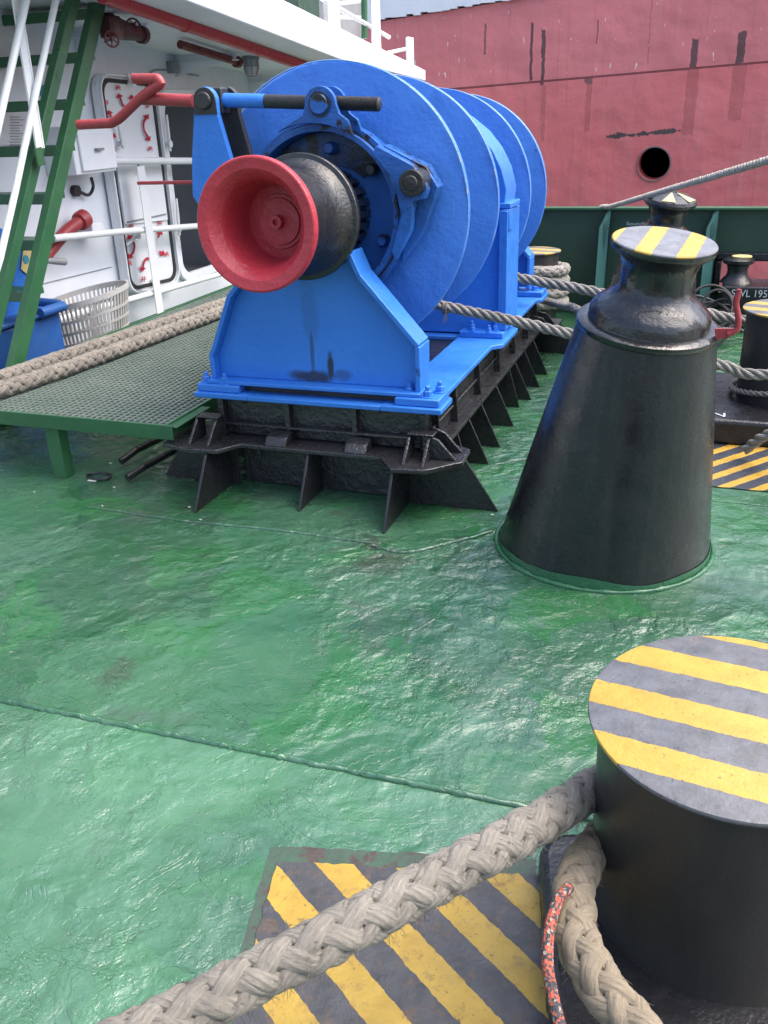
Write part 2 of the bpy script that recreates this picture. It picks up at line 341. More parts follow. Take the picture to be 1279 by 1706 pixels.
    def obj(s, name, mat, parent=None, bevel=0, smooth=40, loc=None, seg=2):
        me = bpy.data.meshes.new(name)
        off = Vector(loc) if loc is not None else (parent_loc(parent) if parent else Vector())
        me.from_pydata([tuple(Vector(v) - off) for v in s.v], [], s.f); me.update()
        if s.uv:
            ul = me.uv_layers.new(name='UVMap')
            for p in me.polygons:
                q = s.uv.get(p.index)
                if q:
                    for li, c in zip(p.loop_indices, q): ul.data[li].uv = c
        bm = bmesh.new(); bm.from_mesh(me); bmesh.ops.recalc_face_normals(bm, faces=bm.faces); bm.to_mesh(me); bm.free()
        me.materials.append(MT[mat] if isinstance(mat, str) else mat)
        me.shade_smooth(); me.set_sharp_from_angle(angle=math.radians(smooth))
        o = bpy.data.objects.new(name, me); COL.objects.link(o)
        if parent: o.parent = parent
        elif loc is not None: o.location = off
        if bevel:
            b = o.modifiers.new('bevel', 'BEVEL'); b.width = bevel; b.segments = seg; b.limit_method = 'ANGLE'; b.angle_limit = math.radians(35)
        return o
def parent_loc(p):
    v = Vector()
    while p is not None: v += p.location; p = p.parent
    return v
def thing(name, label, cat, loc=(0, 0, 0), group=None):
    o = bpy.data.objects.new(name, None); COL.objects.link(o); o.location = loc; o.empty_display_size = .1
    tag(o, label, cat, group); return o
def tag(o, label, cat, group=None):
    o['label'] = label; o['category'] = cat
    if group: o['group'] = group
    return o
def struct(o): o['kind'] = 'structure'; return o
def copy_tree(o, parent=None, loc=None):
    c = o.copy(); COL.objects.link(c)
    if parent: c.parent = parent
    if loc is not None: c.location = loc
    for ch in list(o.children): copy_tree(ch, c)
    return c
def lerp(a, b, t): return Vector(a) * (1 - t) + Vector(b) * t
def spline(pts, step):
    P = [Vector(p) for p in pts]; P = [P[0] * 2 - P[1]] + P + [P[-1] * 2 - P[-2]]; out = []
    for i in range(1, len(P) - 2):
        a, b, c, d = P[i - 1:i + 3]; n = max(2, int((c - b).length / step))
        for k in range(n):
            t = k / n
            out.append(.5 * ((2 * b) + (c - a) * t + (2 * a - 5 * b + 4 * c - d) * t * t + (3 * b - a - 3 * c + d) * t ** 3))
    out.append(P[-2]); return out
def frames(pts):
    T = [(pts[min(i + 1, len(pts) - 1)] - pts[max(i - 1, 0)]).normalized() for i in range(len(pts))]
    u = T[0].orthogonal().normalized(); R = []
    for i, t in enumerate(T):
        if i: u = T[i - 1].rotation_difference(t) @ u; u = (u - t * u.dot(t)).normalized()
        R.append((u, t.cross(u)))
    return R
def rope_mb(path, D, kind='plait', sides=8, fuzz=0, step=None, seed=1):
    rnd = random.Random(seed); step = step or D * .1
    pts = spline(path, step); R = frames(pts); s = [0]
    for i in range(1, len(pts)): s.append(s[-1] + (pts[i] - pts[i - 1]).length)
    mb = MB()
    if kind == 'plait':        # eight strands in two opposed sets of four, crossing over and under
        W = 1.8 / D; r0 = D * .352; A = D * .036; rs = D * .138; strands = []; nk = 4
        for d in (1, -1):
            for k in range(nk):
                for e in (-.15, .15): strands.append((d, k * math.pi / 2 + e, A * d, W, e * d))
    else:                      # laid rope: n strands all turning one way
        n = int(kind[-1]); W = 2 * math.pi / (D * (3.4 if n == 3 else 3.8)); r0 = D * (.30 if n == 3 else .33); rs = D * (.225 if n == 3 else .185)
        strands = [(1, 2 * math.pi * k / n, 0, W, 0) for k in range(n)]
    for d, ph, A, W, e0 in strands:
        q = []; rr = []; w0 = rnd.random() * 6
        for i, p in enumerate(pts):
            tau = W * s[i]; a = d * tau + ph; r = r0 + A * math.cos(4 * (tau + e0 * .5))
            wob = 1 + .06 * math.sin(s[i] / D * 1.7 + w0) + .03 * math.sin(s[i] / D * 4.1 + w0 * 2)
            u, b = R[i]; q.append(p + (u * math.cos(a) + b * math.sin(a)) * r * wob); rr.append(rs * (1 + .07 * math.sin(s[i] / D * 2.3 + w0 * 3)))
        if kind == 'plait': mb.strand(q, [q[i] - pts[i] for i in range(len(pts))], [x * 1.30 for x in rr], [x * .92 for x in rr], max(8, sides))
        else: mb.tube(q, rr, sides, uvlen=1.0)
    if kind != 'plait' or True: mb.tube(pts[::3] + [pts[-1]], r0 * .98, 10)
    for k in range(fuzz):      # loose broken fibres
        i = rnd.randrange(1, len(pts) - 1); u, b = R[i]; a = rnd.random() * 6.283; t = (pts[i + 1] - pts[i - 1]).normalized()
        o = u * math.cos(a) + b * math.sin(a); p = pts[i] + o * D * .44; L = D * rnd.uniform(.08, .28)
        d = (o * rnd.uniform(.3, 1) + t * rnd.uniform(-1.4, 1.4) + Vector((0, 0, -.25))).normalized()
        mb.tube([p, p + d * L * .5, p + d * L + Vector((0, 0, -L * .25))], [D * .009, D * .007, D * .003], 3, caps=False)
    return mb
def text_mesh(txt, name, mat, parent, origin, xdir, ydir, height, width=None, depth=.0015):
    cu = bpy.data.curves.new(name, 'FONT'); cu.body = txt; cu.size = 1; cu.extrude = .0
    t = bpy.data.objects.new(name, cu); COL.objects.link(t); bpy.context.view_layer.update()
    me = bpy.data.meshes.new_from_object(t.evaluated_get(bpy.context.evaluated_depsgraph_get())); bpy.data.objects.remove(t); bpy.data.curves.remove(cu)
    xs = [v.co.x for v in me.vertices]; ys = [v.co.y for v in me.vertices]; sy = height / max(.01, max(ys) - min(ys)); sx = sy if not width else width / (max(xs) - min(xs))
    X = Vector(xdir).normalized(); Y = Vector(ydir).normalized(); Z = X.cross(Y); off = parent_loc(parent) if parent else Vector()
    for v in me.vertices: v.co = Vector(origin) + X * (v.co.x - min(xs)) * sx + Y * (v.co.y - min(ys)) * sy + Z * depth - off
    me.materials.append(MT[mat]); o = bpy.data.objects.new(name, me); COL.objects.link(o)
    if parent: o.parent = parent
    return o
def ribbon(mb, P, X, Y, pts, w, th=.002):       # a painted stroke on the plane P + xX + yY
    Z = X.cross(Y); n = len(pts)
    for i in range(n - 1):
        a = Vector(pts[i]); b = Vector(pts[i + 1]); t = (b - a).normalized(); s = Vector((-t.y, t.x)) * w / 2
        a2 = a - t * w * .25; b2 = b + t * w * .25
        mb.hexa([P + X * q.x + Y * q.y for q in (a2 - s, b2 - s, b2 + s, a2 + s)], Z * th * (1 + .13 * i))
# ================================================================== SETTING
DX0, DX1, DY0, DY1 = -6.5, 4.5, -3.5, 7.6
g = MB(); g.box((DX0, DY0, -.05), (DX1, 7.56, 0)); g.box((DX0, 7.5601, -.05), (-2.41, 12.5, 0))
deck = struct(g.obj('deck', 'deck', smooth=30))
def bead(pts, r=.007, name='weld_bead', jit=.35, seed=3, step=.012, squash=.55):
    rnd = random.Random(seed); P = spline(pts, step); mb = MB()
    ph = rnd.random() * 6
    rr = [r * (1 + jit * (.5 * math.sin(i * 1.9 + ph) * .4 + rnd.uniform(-.5, .5))) for i in range(len(P))]
    P = [p + Vector((rnd.uniform(-1, 1) * r * .25, rnd.uniform(-1, 1) * r * .25, 0)) for p in P]
    mb.tube(P, rr, 8)
    return mb
g = MB()
for pts, r in ((((-6, 1.66, .001), (-1.9, 1.725, .001), (-.3, 1.745, .001), (4, 1.8, .001)), .010),
               (((-2.55, 3.05, .001), (-2.05, 3.03, .001), (-1.6, 3.05, .001), (-1.17, 3.04, .001)), .008),
               (((-1.17, 3.02, .001), (-1.02, 3.0, .001), (-.86, 3.14, .001), (-.74, 3.27, .001)), .009),
               (((-.62, 3.62, .001), (-.66, 4.2, .001), (-.68, 5.2, .001)), .005),
               (((-.55, 3.75, .001), (-.6, 4.3, .001)), .004),
               (((-.75, 4.05, .001), (-.3, 4.07, .001), (.7, 4.1, .001)), .003),
               (((-.2, 5.2, .001), (2, 5.3, .001)), .004),
               (((-.1, 3.83, .001), (.9, 3.82, .001)), .003)):
    b = bead(pts, r, seed=int(r * 1e4)); g.add(b.v, b.f)
wb = g.obj('weld_bead', 'deck', deck, smooth=60)
g = MB(); g.box((-300, -300, -2.2), (300, 400, -2.0))
M = Mat('harbour_water'); M.col((.03, .05, .05)); M.rough(.12); M.norm(M.bump(M.noise(1.2, 5), .15)); MT['water'] = M.m
struct(g.obj('water', 'water'))
# hazard plates painted on the deck
def painted_plate(name, label, c, e1, e2, a0, a1, b0, b1, mat, edge=None):
    c = Vector(c); e1 = Vector((*e1, 0)).normalized(); e2 = Vector((*e2, 0)).normalized(); mb = MB(); rnd = random.Random(5); out = []
    n = 40
    for i in range(n): out.append((a0 + (a1 - a0) * i / n, b0))
    for i in range(n): out.append((a1, b0 + (b1 - b0) * i / n))
    for i in range(n): out.append((a1 + (a0 - a1) * i / n, b1))
    for i in range(n): out.append((a0, b1 + (b0 - b1) * i / n))
    P = [c + e1 * (a + rnd.uniform(-.003, .003)) + e2 * (b + rnd.uniform(-.003, .003)) + Vector((0, 0, .0045)) for a, b in out]
    mb.hexa(P, (0, 0, .0008)); o = mb.obj(name, mat, loc=(0, 0, 0)); tag(o, label, 'floor marking'); return o
MT['hz_near'] = stripe_mat('worn_hazard_stripes', math.atan2(.83, .56), .139, .6276, .49, (.40, .26, .038), (.060, .062, .068), 1.3, .5)
MT['hz_far'] = stripe_mat('hazard_stripes', math.atan2(-.62, .78), .106, -2.386, .42, (.48, .29, .04), (.04, .046, .062), .2, .45)
A0 = Vector((-.812, 1.394, 0)); E1 = Vector((.972, .235, 0)); E2 = Vector((.235, -.972, 0))
o = painted_plate('hazard_marking', 'worn yellow and black striped square on the deck beneath the thick hawser', A0, E1[:2], E2[:2], 0, .602, 0, .9, 'hz_near')
MT['scuff'] = paint('scuffed_bare_deck', (.05, .062, .05), (.04, .095, .055), .45, .003, 20, .001, 100, (.06, .045, .038), .52, 14, vscale=9)
painted_plate('scuffed_border', 'scuffed grey brown strip along the edge of the near hazard marking', A0 + Vector((0, 0, -.004)), E1[:2], E2[:2], -.026, .60, -.05, .9, 'scuff')
painted_plate('hazard_marking', 'clean yellow and dark blue striped deck square before the far bollard base', (0, 0, 0), (1, 0.0), (0, 1), -.12, 1.2, 3.985, 4.56, 'hz_far')
# ================================================================== RED SHIP ALONGSIDE
def hull_mat():
    M = Mat('weathered_red_hull')
    sx = M.n('ShaderNodeSeparateXYZ'); M.L(M.tc.outputs['Object'], sx.inputs[0]); X, Z = sx.outputs[0], sx.outputs[2]
    seam = M.math('SUBTRACT', M.math('SUBTRACT', Z, 1.841), M.math('MULTIPLY', M.math('ADD', X, 2.507), .0377))
    up = M.math('GREATER_THAN', seam, 0)
    lo = M.mix(M.ramp(M.noise(.7, 5, .6), [(.35, 0), (.7, 1)]), (.74, .172, .168), (.67, .188, .188))
    hi = M.mix(M.ramp(M.noise(.9, 5, .6), [(.35, 0), (.7, 1)]), (.74, .212, .218), (.65, .18, .19))
    c = M.mix(up, lo, hi)
    st = M.noise(2.2, 7, .7, .1, M.co(scale=(3.5, 1, .22)))
    c = M.mix(M.math('MULTIPLY', M.ramp(st, [(.5, 0), (.75, 1)]), .4), c, (.68, .27, .27))
    st2 = M.noise(3.1, 6, .7, .1, M.co(scale=(5, 1, .12), loc=(3, 0, 2)))
    c = M.mix(M.math('MULTIPLY', M.ramp(st2, [(.56, 0), (.75, 1)]), .45), c, (.32, .08, .085))
    fl = M.noise(5.5, 3, .6, .3, M.co(scale=(4, 1, 1.1), loc=(1, 0, 5)))
    c = M.mix(M.math('MULTIPLY', M.ramp(fl, [(.675, 0), (.70, 1)]), up), c, (.78, .62, .58))
    nz = M.math('MULTIPLY', M.math('SUBTRACT', M.noise(7, 7, .75), .5), .22)
    def mask(x, wd, z0, z1, soft=.02):
        dx = M.math('ABSOLUTE', M.math('SUBTRACT', M.math('ADD', X, M.math('MULTIPLY', nz, .35)), x))
        a = M.math('LESS_THAN', dx, wd)
        zz = M.math('ADD', Z, nz)
        return M.math('MULTIPLY', a, M.math('MULTIPLY', M.math('GREATER_THAN', zz, z0), M.math('LESS_THAN', zz, z1)))
    def scuff(pxx, y0, y1, wpx, colr, c, amt=.85):
        p = py(pxx, y0, 13); q = py(pxx, y1, 13)
        return M.mix(M.math('MULTIPLY', mask((p.x + q.x) / 2, wpx * .0044, q.z, p.z), amt), c, colr)
    for a in ((885, 38, 136, 4), (905, 46, 98, 6), (904, 98, 140, 5), (1157, 62, 112, 9), (1234, 54, 106, 10)): c = scuff(*a, (.05, .038, .042), c)
    for a in ((808, 40, 90, 3), (995, 33, 72, 2), (980, 128, 140, 12)): c = scuff(*a, (.07, .05, .05), c, .7)
    for a in ((905, 140, 235, 6), (979, 140, 220, 8), (1150, 115, 225, 16), (1228, 108, 200, 18), (1082, 0, 110, 2)): c = scuff(*a, (.38, .09, .09), c, .5)
    p = py(1010, 228, 13); q = py(1140, 217, 13)
    lin = M.math('ABSOLUTE', M.math('SUBTRACT', M.math('SUBTRACT', Z, p.z), M.math('MULTIPLY', M.math('SUBTRACT', X, p.x), (q.z - p.z) / (q.x - p.x))))
    c = M.mix(M.math('MULTIPLY', M.math('MULTIPLY', M.math('LESS_THAN', M.math('ADD', lin, nz), .02), M.math('LESS_THAN', X, q.x)), M.math('GREATER_THAN', X, p.x)), c, (.09, .06, .06))
    c = M.mix(M.math('LESS_THAN', M.math('ABSOLUTE', seam), .012), c, (.22, .05, .055))
    M.col(c); M.rough(.55)
    vs = M.math('LESS_THAN', M.math('ABSOLUTE', M.math('SUBTRACT', M.math('FRACT', M.math('MULTIPLY', M.math('ADD', X, 20.06), .42)), .5)), .006)
    b = M.bump(M.noise(.8, 3, .5), .12); b = M.bump(M.math('ADD', vs, M.math('LESS_THAN', M.math('ABSOLUTE', seam), .014)), .01, 1, b)
    M.norm(M.bump(M.noise(14, 5, .6), .006, 1, b)); return M.m
MT['hull'] = hull_mat()
ship = thing('red_ship', 'weathered red ship hull moored alongside beyond the green bulwark', 'ship', (0, 13, 0))
HY = 13.0; hc = py(1089, 273, HY); HR = .20
g = MB(); hx0, hx1, hz0 = hc.x - .35, hc.x + .35, hc.z - .35; hz1 = hc.z + .35
def hull_top(x): return 2.72 + .075 * (x + 3.85)
XL, XR = -9.0, 7.0
for a in ([(XL, -2.1), (hx0, -2.1), (hx0, hull_top(hx0)), (XL, hull_top(XL))], [(hx1, -2.1), (XR, -2.1), (XR, hull_top(XR)), (hx1, hull_top(hx1))],
          [(hx0, -2.1), (hx1, -2.1), (hx1, hz0), (hx0, hz0)], [(hx0, hz1), (hx1, hz1), (hx1, hull_top(hx1)), (hx0, hull_top(hx0))]):
    g.add([(x, HY, z) for x, z in a], [(0, 1, 2, 3)])
n = 40; sq = []; ci = []
for k in range(n):
    a = 2 * math.pi * k / n; c_, s_ = math.cos(a), math.sin(a); q = .35 / max(abs(c_), abs(s_))
    sq.append((hc.x + c_ * q, HY, hc.z + s_ * q)); ci.append((hc.x + c_ * HR, HY, hc.z + s_ * HR))
inn = [(x, HY + .5, z) for x, _, z in ci]
g.add(sq + ci + inn, [(k, (k + 1) % n, n + (k + 1) % n, n + k) for k in range(n)] + [(n + k, n + (k + 1) % n, 2 * n + (k + 1) % n, 2 * n + k) for k in range(n)])
g.add([(XL, HY, hull_top(XL)), (XR, HY, hull_top(XR)), (XR, HY + 7, hull_top(XR)), (XL, HY + 7, hull_top(XL)), (XL, HY, -2.1), (XR, HY, -2.1), (XR, HY + 7, -2.1), (XL, HY + 7, -2.1)], [(0, 1, 2, 3), (1, 2, 6, 5), (3, 0, 4, 7), (2, 3, 7, 6)])
g.obj('hull', 'hull', ship, smooth=20)
g = MB(); g.lathe([(HR, .0), (HR + .018, .0), (HR + .018, -.012), (HR, -.012)], (hc.x, HY - .001, hc.z), (0, 1, 0), 40, close=True); g.obj('hawse_hole_rim', paint('flaking_grey_rim', (.30, .2, .2), (.14, .1, .1), .6), ship)
g = MB(); g.lathe([(HR + .01, .45), (0, .45)], (hc.x, HY, hc.z), (0, 1, 0), 32); g.obj('hawse_hole', paint('dim_pipe', (.16, .15, .15), (.13, .12, .12), .6), ship)
MT['pale'] = paint('pale_superstructure', (.80, .81, .85), (.74, .75, .8), .5)
g = MB()
for i in range(40):
    xa = -6.2 + i * .1; xb = xa + .1
    if xb > -2.28: break
    g.box((xa, HY - .05, hull_top(xa) + .0 + random.uniform(0, .03)), (xb, HY + .6, 4.6))
g.obj('bulwark_plating', 'pale', ship)
# far upper works glimpsed over the deckhouse roof
house = thing('green_deck_locker', 'dark green locker standing on the white deckhouse roof', 'locker', (-3.9, 8.2, 2.2))
p0 = px(497, 20, -3.7); p1 = px(536, 20, -3.7)
g = MB(); g.box((-4.3, p0.y, 2.2), (-3.7, p1.y - .05, 3.3)); g.obj('body', 'green_dark', house, .01)
g = MB(); g.box((-4.25, p1.y - .05, 2.25), (-3.74, p1.y + .02, 3.25)); g.obj('door', paint('olive_paint', (.09, .11, .075), (.07, .09, .06), .5), house, .008)
# ================================================================== BULWARK
BY = 7.55; BZ = .815
bw = thing('bulwark', 'dark green steel bulwark with pale stiffeners in front of the red ship', 'bulwark', (0, BY, 0))
ox0 = py(1200, 450, BY).x; oz1 = py(1279, 430, BY).z; oz0 = py(1279, 489, BY).z
g = MB(); g.box((-2.4, BY, 0), (ox0, BY + .02, BZ)); g.box((ox0, BY, oz1), (4.5, BY + .02, BZ)); g.box((ox0, BY, 0), (4.5, BY + .02, oz0)); g.box((-2.42, BY + .001, 0), (-2.4, 12.4, BZ))
g.obj('plating', 'green_dark', bw)
g = MB(); g.box((-2.5, BY - .05, BZ), (4.5, BY + .07, BZ + .018)); g.box((-2.5, BY + .071, BZ), (-2.36, 12.4, BZ + .018)); g.obj('cap_rail', 'green', bw, .004)
for xa in (1005, 1180):
    X = py(xa, 420, BY).x
    g = MB(); g.poly([(X, BY, 0), (X, BY - .20, 0), (X, BY - .16, .12), (X, BY - .10, BZ - .12), (X, BY - .02, BZ - .003), (X, BY, BZ - .003)], (.012, 0, 0)); o = g.obj('stiffener', 'green_dark', bw)
    g = MB(); g.poly([(X - .03, BY - .20, 0), (X + .045, BY - .20, 0), (X + .045, BY - .105, BZ - .12), (X + .045, BY - .02, BZ - .004), (X + .02, BY - .015, BZ - .004), (X - .03, BY - .105, BZ - .12)], (0, -.008, 0)); g.obj('flange', 'green_pale', o)
for X in (-1.75, .7, 1.5, 2.3):
    g = MB(); g.poly([(X, BY, 0), (X, BY - .20, 0), (X, BY - .10, BZ - .12), (X, BY - .02, BZ - .003), (X, BY, BZ - .003)], (.012, 0, 0)); g.obj('stiffener', 'green_dark', bw)
g = MB(); g.bar((ox0 - .04, BY - .02, oz1 + .012), (4.4, BY - .02, oz1 + .012), .06, .06); g.bar((ox0 - .02, BY - .02, oz0), (ox0 - .02, BY - .02, oz1 - .02), .05, .05, (0, 1, 0)); g.obj('opening_frame', 'black', bw, .012)
tp = py(1043, 377, BY - .004); text_mesh('Sounding', 'lettering', 'mark_white', bw, tp, (1, 0, 0), (0, 0, 1), .034, .19)
# fairlead sill with warning and roller head
fl = thing('fairlead', 'black fairlead sill stencilled SWL 195 with a small roller post in the bulwark opening', 'fairlead', (.3, 7.2, 0))
FY = 7.15; fz = py(1240, 478, FY).z
g = MB(); g.box((py(1201, 500, FY).x, FY, 0), (2.6, BY - .03, fz)); g.obj('sill', 'black', fl, .015)
c = py(1225, 478, FY + .2); rr = .088
g = MB(); g.lathe([(rr * 1.35, 0), (rr * 1.1, .03), (rr * .86, .05), (rr * .80, .09), (rr * .9, .125), (rr * 1.25, .142), (rr * 1.28, .165), (rr * .9, .182), (0, .19)], (c.x, FY + .2, fz), n=32); g.obj('roller_post', 'black', fl)
g = MB(); g.lathe([(.001, 0), (rr * .8, -.008), (rr * .8, -.016), (0, -.004)], (c.x + .02, FY + .195, fz + .199), n=20); g.obj('cap_paint', 'yellow_card', fl)
a = py(1218, 494, FY - .003); b = py(1281, 494, FY - .003)
text_mesh('SWL 195t', 'lettering', 'mark_white', fl, a, (1, 0, 0), (0, 0, 1), .052, (b.x - a.x) * 1.04)
# ================================================================== WINCH
WX = -1.586
def zc(Y): return 1.19 - .046 * (Y - 3.82)
AX = Vector((0, 1, -.046)).normalized()
def axp(Y): return Vector((WX, Y, zc(Y)))
wn = thing('winch', 'large blue two drum mooring winch with red warping head on a black foundation', 'winch', (WX, 4.6, 0))
# --- black foundation
g = MB()
lz = .245
L = [(-1.02, 5.98), (-1.02, 3.62), (-.905, 3.56), (-.895, 3.40), (-1.02, 3.27), (-1.165, 3.25), (-1.25, 3.37), (-1.92, 3.37), (-1.985, 3.27), (-2.12, 3.25), (-2.28, 3.30), (-2.28, 3.56), (-2.152, 3.62), (-2.152, 5.98)]
g.poly([(x, y, lz - .02) for x, y in L], (0, 0, .02))
g.box((-1.99, 3.52, .0), (-1.18, 5.9, lz - .021))                       # lower box
g.box((-2.09, 3.50, lz + .001), (-1.085, 5.94, .425))                   # upper box
g.box((-.93, 5.98, lz - .02), (-2.25, 6.2, lz))
fo = g.obj('foundation', 'black_rough', wn, .004)
g = MB()
for x in (-1.085, -1.40, -1.72, -2.05): g.box((x - .012, 3.46, lz + .001), (x + .012, 3.499, .42))
for y in (3.6, 3.9, 4.35, 4.8, 5.2, 5.6, 5.9):
    g.poly([(-1.084, y, lz + .001), (-1.05, y, lz + .001), (-1.06, y, .42), (-1.084, y, .42)], (0, .014, 0))
g.box((-2.1, 3.455, lz + .055), (-1.075, 3.499, lz + .067)); g.box((-1.082, 3.55, lz + .07), (-1.07, 5.9, lz + .082))
g.obj('stiffener', 'black_rough', fo, .003)
def gusset(q, d, mat='black'):
    g = MB(); g.poly(q, d); return g.obj('gusset', mat, wn, .002)
for y in (3.80, 4.01, 4.259, 4.593, 4.93, 5.087, 5.36, 5.644):
    ft = -.927 if y not in (4.93, 3.80) else -.965
    gusset([(-1.179, y, .002), (ft, y, .002), (-1.025, y, lz - .022), (-1.179, y, lz - .022)], (0, .012, 0))
    if y < 4.7: gusset([(-1.992, y, .002), (-2.245, y, .002), (-2.147, y, lz - .022), (-1.992, y, lz - .022)], (0, .012, 0))
for x, yf, yt in ((-2.032, 3.119, 3.262), (-1.589, 3.251, 3.385), (-1.156, 3.137, 3.262)):
    gusset([(x, 3.519, .002), (x, yf, .002), (x, yt, lz - .022), (x, 3.519, lz - .022)], (-.012, 0, 0))
gusset([(-1.17, 3.47, .002), (-.76, 3.474, .002), (-.905, 3.48, lz - .022), (-1.17, 3.48, lz - .022)], (0, .012, 0))
gusset([(-2.0, 3.47, .002), (-2.41, 3.474, .002), (-2.27, 3.48, lz - .022), (-2.0, 3.48, lz - .022)], (0, .012, 0))
gusset([(-1.17, 6.2, .002), (-.80, 6.2, .002), (-.95, 6.2, lz - .022), (-1.17, 6.2, lz - .022)], (0, .012, 0))
def lug(q, d): g = MB(); g.poly(q, d); return g.obj('bracket', 'black_rough', wn, .003)
for x in (-2.135, -2.04, -1.12, -1.035):       # little stop brackets on the ledge lobes
    lug([(x, 3.455, lz + .001), (x, 3.30, lz + .001), (x, 3.40, lz + .10), (x, 3.455, lz + .105)], (-.014, 0, 0))
for y in (3.40, 3.50): lug([(-1.07, y, lz + .001), (-.925, y, lz + .001), (-1.0, y, lz + .085), (-1.07, y, lz + .11)], (0, .013, 0))
for x in (-1.75, -1.37): lug([(x - .05, 3.459, lz + .001), (x - .05, 3.375, lz + .001), (x - .05, 3.40, lz + .035), (x - .05, 3.459, lz + .05)], (.1, 0, 0))
lug([(-2.14, 3.455, lz + .1), (-2.03, 3.455, lz + .1), (-2.03, 3.39, lz + .1), (-2.14, 3.39, lz + .1)], (0, 0, .008))
lug([(-1.135, 3.455, lz + .1), (-1.02, 3.455, lz + .1), (-1.02, 3.39, lz + .1), (-1.135, 3.39, lz + .1)], (0, 0, .008))
for y in (5.8, 5.95): lug([(-1.07, y, lz + .001), (-.93, y, lz + .001), (-1.0, y, lz + .085), (-1.07, y, lz + .10)], (0, .013, 0))
# --- blue base frame
bz = .425
g = MB()
g.poly([(-1.00, 3.44, bz), (-1.0, 3.62, bz), (-1.045, 3.66, bz), (-1.045, 4.55, bz), (-.995, 4.60, bz), (-.995, 4.98, bz), (-1.045, 5.02, bz), (-1.045, 5.78, bz), (-1.01, 5.82, bz), (-1.01, 6.06, bz), (-1.27, 6.06, bz), (-1.27, 3.44, bz)], (0, 0, .024))
g.poly([(-2.17, 3.44, bz), (-2.17, 3.62, bz), (-2.125, 3.66, bz), (-2.125, 5.78, bz), (-2.17, 5.82, bz), (-2.17, 6.06, bz), (-1.9, 6.06, bz), (-1.9, 3.44, bz)], (0, 0, .024))
g.box((-1.899, 3.44, bz), (-1.271, 3.64, bz + .022)); g.box((-1.899, 4.72, bz), (-1.271, 5.05, bz + .022)); g.box((-1.899, 5.85, bz), (-1.271, 6.06, bz + .022))
bf = g.obj('base_frame', 'blue', wn, .004)
def pad(x0, x1, y0, y1): g = MB(); g.box((x0, y0, bz + .0245), (x1, y1, bz + .058)); return g.obj('pad', 'blue', bf, .005)
pad(-1.21, -1.015, 3.46, 3.62); pad(-2.16, -1.95, 3.46, 3.62); pad(-1.26, -1.02, 4.70, 4.80); pad(-1.25, -1.02, 5.86, 6.03)
def bolt(p): g = MB(); g.hexbolt(p, .019, .026); return g.obj('bolt', 'blue', bf)
for p in ((-1.165, 3.53), (-1.075, 3.50), (-1.045, 3.58), (-2.13, 3.50), (-2.115, 3.58), (-2.03, 3.49), (-1.20, 4.75), (-1.07, 4.75), (-1.20, 5.93), (-1.08, 5.92), (-1.05, 5.98)):
    bolt((p[0], p[1], bz + .058))
# --- bearing stands
def stand(Yp, flip=False, mirror_bolt=False):
    t = .028; zb = bz + .0755
    R = [(-1.13, zb), (-1.128, .69), (-1.375, .97), (-1.415, 1.06)]
    Lf = [(-1.76, 1.06), (-1.84, 1.0), (-1.965, .865), (-2.05, .672), (-2.085, .60), (-2.08, zb)]
    g = MB(); pl = [(x, Yp, z) for x, z in R] + [(x, Yp, z) for x, z in Lf]; g.poly(pl, (0, t, 0))
    st = g.obj('bearing_stand', 'blue_stand', wn, .003)
    for side in (R, Lf):
      g = MB()
      for a, b in zip(side, side[1:]):
        a = Vector((a[0], Yp, a[1])); b = Vector((b[0], Yp, b[1])); d = (b - a).normalized()
        nrm = Vector((d.z, 0, -d.x)) * .022; a2 = a - d * .004; b2 = b + d * .004
        g.hexa([a2 + Vector((0, -.05, 0)), b2 + Vector((0, -.05, 0)), b2 + nrm + Vector((0, -.05, 0)), a2 + nrm + Vector((0, -.05, 0))], (0, .14, 0))
      g.obj('flange', 'blue', st, .004)
    return st
st = stand(3.55)
g = MB(); g.box((-2.115, 3.475, bz + .0585), (-1.10, 3.63, bz + .075)); g.obj('foot_plate', 'blue', st, .003)
g = MB(); g.box((-1.95, 3.52, bz + .0245), (-1.21, 3.60, bz + .058)); g.obj('dark_slot_fill', 'grease', st)  # dark filler added in the slot, its colour standing in for shade
stand(5.93)
g = MB(); g.lathe([(.115, -.08), (.115, .12)], axp(3.56), AX, 32); g.lathe([(.095, -.12), (.095, .16)], axp(3.56), AX, 32); g.obj('bearing_housing', 'blue', st, .006)
# centre gear case between the two drums
g = MB(); gy0, gy1 = 4.78, 5.02
arc = []
for k in range(15):
    a = math.radians(8 + k * (164 / 14)); arc.append((WX + .56 * math.cos(a), 1.13 + .50 * math.sin(a) * 1.0))
prof = [(-1.04, bz + .03), (-1.04, 1.12)] + arc + [(-2.13, 1.12), (-2.13, bz + .03)]
g.poly([(x, gy0, z) for x, z in prof], (0, gy1 - gy0, 0))
gc = g.obj('gear_case', 'blue', wn, .006)
g = MB(); g.box((-1.06, gy0 - .035, bz + .06), (-1.015, gy1 + .02, 1.10)); g.obj('flange', 'blue', gc, .004); g = MB(); g.box((-2.155, gy0 - .035, bz + .06), (-2.11, gy1 + .02, 1.10)); g.obj('flange', 'blue', gc, .004)
g = MB(); g.box((-1.07, gy0 - .02, 1.108), (-1.005, gy1 - .02, 1.135)); g.box((-1.05, gy0 - .025, 1.0), (-1.008, gy0 + .06, 1.106)); g.obj('hinge_lug', 'blue', gc, .004)
for x in (-1.19, -1.1): g = MB(); g.hexbolt((x, gy0 - .06, bz + .058), .014, .02); g.obj('bolt', 'blue', gc)
